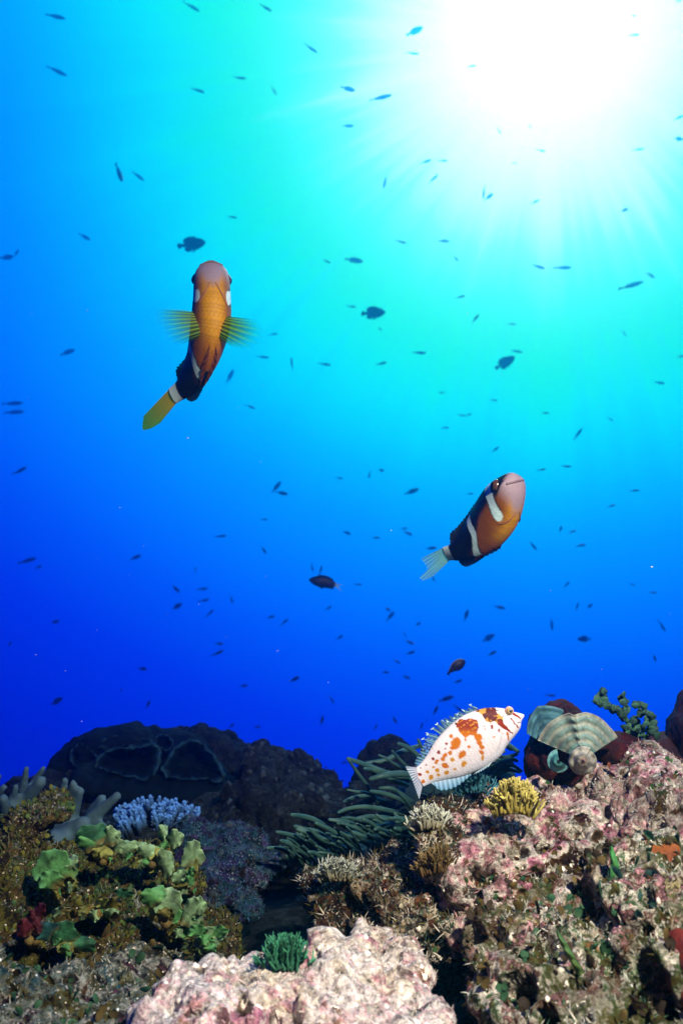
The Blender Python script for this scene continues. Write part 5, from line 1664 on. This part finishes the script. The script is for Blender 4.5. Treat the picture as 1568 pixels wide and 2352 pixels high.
# ------------------------------------------------------------------ tufts
def tuft(name, label, cx, cy, d, wpx, hpx, n, col, tip, r=.0007, spread=.9, depth=.02, seed=1, branch=2):
    root = empty(name, P(cx, cy, d))
    rt = random.Random(seed)
    m = MB()
    for i in range(n):
        x = rt.gauss(0, .42)
        x = max(-1, min(1, x))
        b = V3(P(cx + x * wpx * .7, cy - hpx * .15 * (1 - x * x) + rt.uniform(0, 8), d + rt.uniform(-depth, depth) * .7))
        h = hpx * (1 - .6 * x * x) * rt.uniform(.5, 1.05)
        t = V3(P(cx + x * wpx * .7 + x * wpx * .5 * spread + rt.uniform(-5, 5), cy - h, d + rt.uniform(-depth, depth)))
        md = (b + t) / 2 + V3(RT) * rt.uniform(-.0015, .0015) + V3(UP) * .0008
        q = catmull([b, md, t], 6)
        V, F = tube(q, np.linspace(r, r * .5, 6), 6)
        k = rt.uniform(.6, 1.25)
        m.add(V - V3(root.location), F, lerp(np.array(col) * k, np.array(tip) * k, np.repeat(np.linspace(0, 1, len(V) // 6), 6)))
        for _ in range(branch):
            u = rt.uniform(.35, .9)
            p0 = q[int(u * 5)]
            dv = unit((t - b)) + np.array([rt.uniform(-1, 1), rt.uniform(-1, 1), rt.uniform(-.3, 1)])
            p1 = p0 + unit(dv) * rt.uniform(.0025, .0055)
            V, F = tube([p0, (p0 + p1) / 2, p1], [r * .7, r * .6, r * .35], 5)
            m.add(V - V3(root.location), F, np.array(tip) * k)
    m.build('sprigs', FRONDM, root)
    tag(root, label, 'seaweed')


tuft('tufted_alga', 'yellow tufted alga on the pink shoulder below the hawkfish', 1180, 1872, .432, 62, 84, 260, (.22, .17, .02), (.66, .58, .16), .0009, .7, .014, 3)
tuft('tufted_alga', 'feathery green tuft at the edge of the pink foreground rock', 655, 2235, .372, 58, 92, 170, (.02, .10, .05), (.06, .30, .15), .0006, 1.0, .014, 5, 3)
tuft('tufted_alga', 'fine blue green tuft under the belly of the hawkfish', 1085, 1822, .485, 46, 60, 120, (.02, .10, .12), (.06, .24, .28), .0005, 1.0, .012, 7)
tuft('tufted_alga', 'pale bristly tuft on the ledge under the hawkfish tail', 985, 1905, .452, 50, 56, 150, (.22, .18, .09), (.62, .66, .52), .0007, .9, .012, 9)
tuft('tufted_alga', 'pale bristly tuft at the near end of the crusted ledge', 775, 2022, .475, 52, 50, 170, (.14, .11, .04), (.50, .54, .42), .0007, .9, .012, 11)
tuft('tufted_alga', 'brown bristly tuft hanging on the rock beside the yellow tuft', 1010, 2010, .435, 60, 70, 170, (.07, .035, .01), (.24, .17, .06), .0006, .8, .012, 13)

# ------------------------------------------------------------------ turf, flakes and beads covering the rocks (nobody could count them)
TURFM = pattern_mat('turf_filaments', .7, .2, 600, .4, 0, 900, transl=.35)
BEADM = pattern_mat('coralline_beads', .7, .3, 900, .5, .5, 1400)
RK = list(ROCKS.values())
nprng = np.random.RandomState(42)


def sample(ids, n, zmin=-.35, patch=None, seed=0, thr=0.0):
    pts, nrm = [], []
    ar, tot = [], 0
    for i in ids:
        V, F, N = RK[i]
        a = np.linalg.norm(np.cross(V[F[:, 2]] - V[F[:, 0]], V[F[:, 3]] - V[F[:, 1]]), axis=1) / 2
        cn = N[F].mean(axis=1)
        cp = V[F].mean(axis=1)
        ok = (cn[:, 2] > zmin) & ((cn @ -V3(FW)) > -.55)
        if patch:
            ok &= fbm(cp * patch, 3, seed) > thr
        a = a * ok
        ar.append(a)
        tot += a.sum()
    for i, a in zip(ids, ar):
        V, F, N = RK[i]
        k = int(n * a.sum() / tot)
        if k < 1:
            continue
        f = nprng.choice(len(F), k, p=a / a.sum())
        w4 = nprng.dirichlet([1, 1, 1, 1], k)
        pts.append(np.einsum('ij,ijk->ik', w4, V[F[f]]))
        nrm.append(unit(np.einsum('ij,ijk->ik', w4, N[F[f]])))
    return np.concatenate(pts), np.concatenate(nrm)


def palette(p, cols, scale, seed):
    v = fbm(p * scale, 4, seed, .65) * 2.0 + nprng.uniform(-.16, .16, len(p))
    k = np.clip(((v + 1) / 2 * len(cols)).astype(int), 0, len(cols) - 1)
    return np.array(cols)[k] * nprng.uniform(.6, 1.35, (len(p), 1))


def turf(name, ids, n, L, r, cols, scale=55, seed=1, lean=(.8, .7, .6), **kw):
    p, N = sample(ids, n, seed=seed, **kw)
    n = len(p)
    d = unit(N * lean[0] + np.array([0, 0, 1.0]) * lean[1] + nprng.normal(0, lean[2], (n, 3)))
    ln = L[0] + (L[1] - L[0]) * nprng.rand(n) ** 2
    rr = r[0] + (r[1] - r[0]) * nprng.rand(n)
    a = unit(np.cross(d, nprng.normal(0, 1, (n, 3))))
    b = np.cross(d, a)
    base = p - N * .0008
    V = np.empty((n, 7, 3))
    bendv = nprng.normal(0, .25, (n, 3)) * ln[:, None]
    for j in range(3):
        w = a * math.cos(2.0944 * j) + b * math.sin(2.0944 * j)
        V[:, j] = base + w * rr[:, None]
        V[:, 3 + j] = base + d * (ln * .55)[:, None] + bendv * .35 + w * (rr * .8)[:, None]
    V[:, 6] = base + d * ln[:, None] + bendv
    idx = np.arange(n)[:, None] * 7
    T = []
    for j in range(3):
        k = (j + 1) % 3
        T += [np.concatenate([idx + j, idx + k, idx + 3 + k], 1), np.concatenate([idx + j, idx + 3 + k, idx + 3 + j], 1), np.concatenate([idx + 3 + j, idx + 3 + k, idx + 6], 1)]
    c = palette(p, cols, scale, seed + 50)
    C = np.repeat(c[:, None, :], 7, 1)
    o = mesh_obj(name, V.reshape(-1, 3), np.concatenate(T), TURFM, None, True, C.reshape(-1, 3))
    tag(o, kind='stuff')


bmi = bmesh.new()
bmesh.ops.create_icosphere(bmi, subdivisions=1, radius=1.0)
IV = np.array([list(v.co) for v in bmi.verts])
IF = np.array([[v.index for v in f.verts] for f in bmi.faces])
bmi.free()


def beads(name, ids, n, r, cols, scale=45, seed=1, sink=.35, **kw):
    p, N = sample(ids, n, seed=seed, **kw)
    n = len(p)
    rr = r[0] + (r[1] - r[0]) * nprng.rand(n) ** 2.2
    sc = nprng.uniform(.65, 1.35, (n, 1, 3))
    jit = nprng.uniform(.82, 1.18, (n, len(IV), 1))
    V = (p - N * (rr * sink)[:, None])[:, None, :] + IV[None] * sc * jit * rr[:, None, None]
    F = (np.arange(n)[:, None, None] * len(IV) + IF[None]).reshape(-1, 3)
    c = palette(p, cols, scale, seed + 60)
    o = mesh_obj(name, V.reshape(-1, 3), F, BEADM, None, True, np.repeat(c[:, None, :], len(IV), 1).reshape(-1, 3))
    tag(o, kind='stuff')


def flakes(name, ids, n, r, cols, scale=45, seed=1, **kw):
    """Little curled leaf-like pieces of weed."""
    p, N = sample(ids, n, seed=seed, **kw)
    n = len(p)
    d = unit(N * .7 + np.array([0, 0, .8]) + nprng.normal(0, .6, (n, 3)))
    a = unit(np.cross(d, nprng.normal(0, 1, (n, 3))))
    b = np.cross(d, a)
    rr = (r[0] + (r[1] - r[0]) * nprng.rand(n) ** 1.6)
    prof = [(0, .12), (.3, .55), (.65, .8), (.9, .55), (1, .1)]
    V = np.empty((n, 15, 3))
    curl = nprng.uniform(-.5, .5, n)
    for i, (t, w) in enumerate(prof):
        for j, s_ in enumerate((-1, 0, 1)):
            V[:, i * 3 + j] = p - N * .0008 + d * (rr * 2 * t)[:, None] + a * (rr * w * s_)[:, None] + b * (rr * (.35 * s_ * s_ + curl * t * t * 1.6))[:, None]
    F = np.array(grid_faces(5, 3))
    F = (np.arange(n)[:, None, None] * 15 + F[None]).reshape(-1, 4)
    c = palette(p, cols, scale, seed + 70)
    C = np.repeat(c[:, None, :], 15, 1) * np.repeat(np.array([.7, .9, 1.0, 1.15, 1.3]), 3)[None, :, None]
    o = mesh_obj(name, V.reshape(-1, 3), F, TURFM, None, True, C.reshape(-1, 3))
    tag(o, kind='stuff')


# rock order: 0 front, 1 slope, 2 pitted, 3 ledge, 4 brown, 5 knob, 6 grey, 7 purple, 8 dark heap, 9 dark base
PALE_C = [(.25, .12, .14), (.55, .34, .33), (.70, .62, .50), (.74, .70, .60), (.55, .48, .36), (.30, .22, .10)]
MIX_C = [(.03, .015, .01), (.10, .05, .02), (.22, .09, .10), (.55, .32, .30), (.66, .60, .46), (.60, .62, .52), (.16, .14, .04), (.06, .035, .015)]
BRN_C = [(.012, .009, .003), (.055, .050, .008), (.11, .11, .016), (.07, .115, .024), (.070, .042, .008), (.26, .28, .15), (.020, .020, .005)]
GRY_C = [(.03, .03, .025), (.10, .16, .14), (.36, .40, .32), (.55, .56, .46), (.16, .14, .06), (.05, .04, .02)]
DRK_C = [(.012, .012, .012), (.03, .04, .038), (.06, .08, .075), (.02, .02, .025)]
turf('turf_algae', [0], 5000, (.0008, .0028), (.0002, .00045), PALE_C[1:5], 40, 1, patch=30, thr=0)
beads('coralline_beads', [0], 900, (.0005, .0024), PALE_C[1:5], 40, 2, sink=.55)
turf('turf_algae', [1], 7000, (.0010, .0045), (.0002, .00045), MIX_C, 32, 3, patch=28, thr=-.05)
turf('turf_algae', [3], 9000, (.0015, .0065), (.00022, .0005), [(.02, .010, .006), (.08, .04, .012), (.6, .56, .42), (.14, .12, .03), (.02, .06, .04), (.7, .66, .52)], 45, 23)
beads('coralline_beads', [1, 2, 3], 1300, (.0004, .0019), MIX_C[3:6], 40, 4, sink=.5)
turf('turf_algae', [2], 4500, (.0012, .005), (.0002, .0005), [DARK, OLIVE, (.5, .52, .42), BROWN, (.04, .10, .05), (.66, .64, .52)], 36, 5, patch=26, thr=-.05)
turf('turf_algae', [4, 5], 16000, (.0012, .0055), (.00022, .0005), BRN_C, 40, 6)
flakes('brown_weed', [4, 5], 5200, (.0008, .0023), BRN_C[:4] + [(.05, .10, .04)], 36, 7)
flakes('weed_flakes', [1, 2, 3], 1500, (.0008, .0020), [(.03, .018, .006), (.08, .06, .012), (.03, .08, .02), (.16, .05, .02), (.4, .36, .24)], 30, 8, patch=22, thr=.08)
beads('coralline_beads', [4, 5, 6], 900, (.0003, .0013), [(.20, .12, .05), (.60, .52, .38), (.55, .6, .55)], 60, 9)
turf('turf_algae', [6], 3500, (.001, .0035), (.0002, .0005), [DARK, (.03, .08, .07), (.36, .38, .30), OLIVE, DARK, (.5, .5, .4)], 36, 10, patch=24, thr=-.1)
flakes('weed_flakes', [6, 2], 1100, (.0012, .0034), [(.02, .06, .05), (.03, .09, .04), (.10, .07, .02), (.03, .02, .01)], 30, 28)
turf('turf_algae', [7], 5000, (.001, .004), (.0003, .0007), [(.02, .03, .05), (.04, .12, .14), (.06, .13, .22), (.05, .03, .11)], 45, 11)
turf('turf_algae', [8, 9], 3000, (.002, .006), (.0005, .0011), [(.006, .007, .008), (.02, .03, .032), (.012, .014, .018)], 30, 12)
beads('coralline_beads', [8, 9, 7], 1500, (.001, .005), [(.006, .007, .008), (.02, .03, .032), (.03, .045, .05)], 30, 13)

# ------------------------------------------------------------------ drifting specks in the water
m = MB()
rp = random.Random(9)
for i in range(150):
    d = rp.uniform(.5, 1.6)
    c = V3(P(rp.uniform(0, 1568), rp.uniform(700, 1720), d))
    r = rp.uniform(.00015, .00042)
    V = c + IV[:12] * 0 if False else c + np.array([[1, 0, 0], [-1, 0, 0], [0, 1, 0], [0, -1, 0], [0, 0, 1], [0, 0, -1]]) * r * np.array([rp.uniform(.6, 2.2), 1, rp.uniform(.6, 1.3)])
    m.add(V, [(0, 2, 4), (2, 1, 4), (1, 3, 4), (3, 0, 4), (2, 0, 5), (1, 2, 5), (3, 1, 5), (0, 3, 5)], (.8, .85, .8))
tag(m.build('drifting_specks', TURFM), kind='stuff')
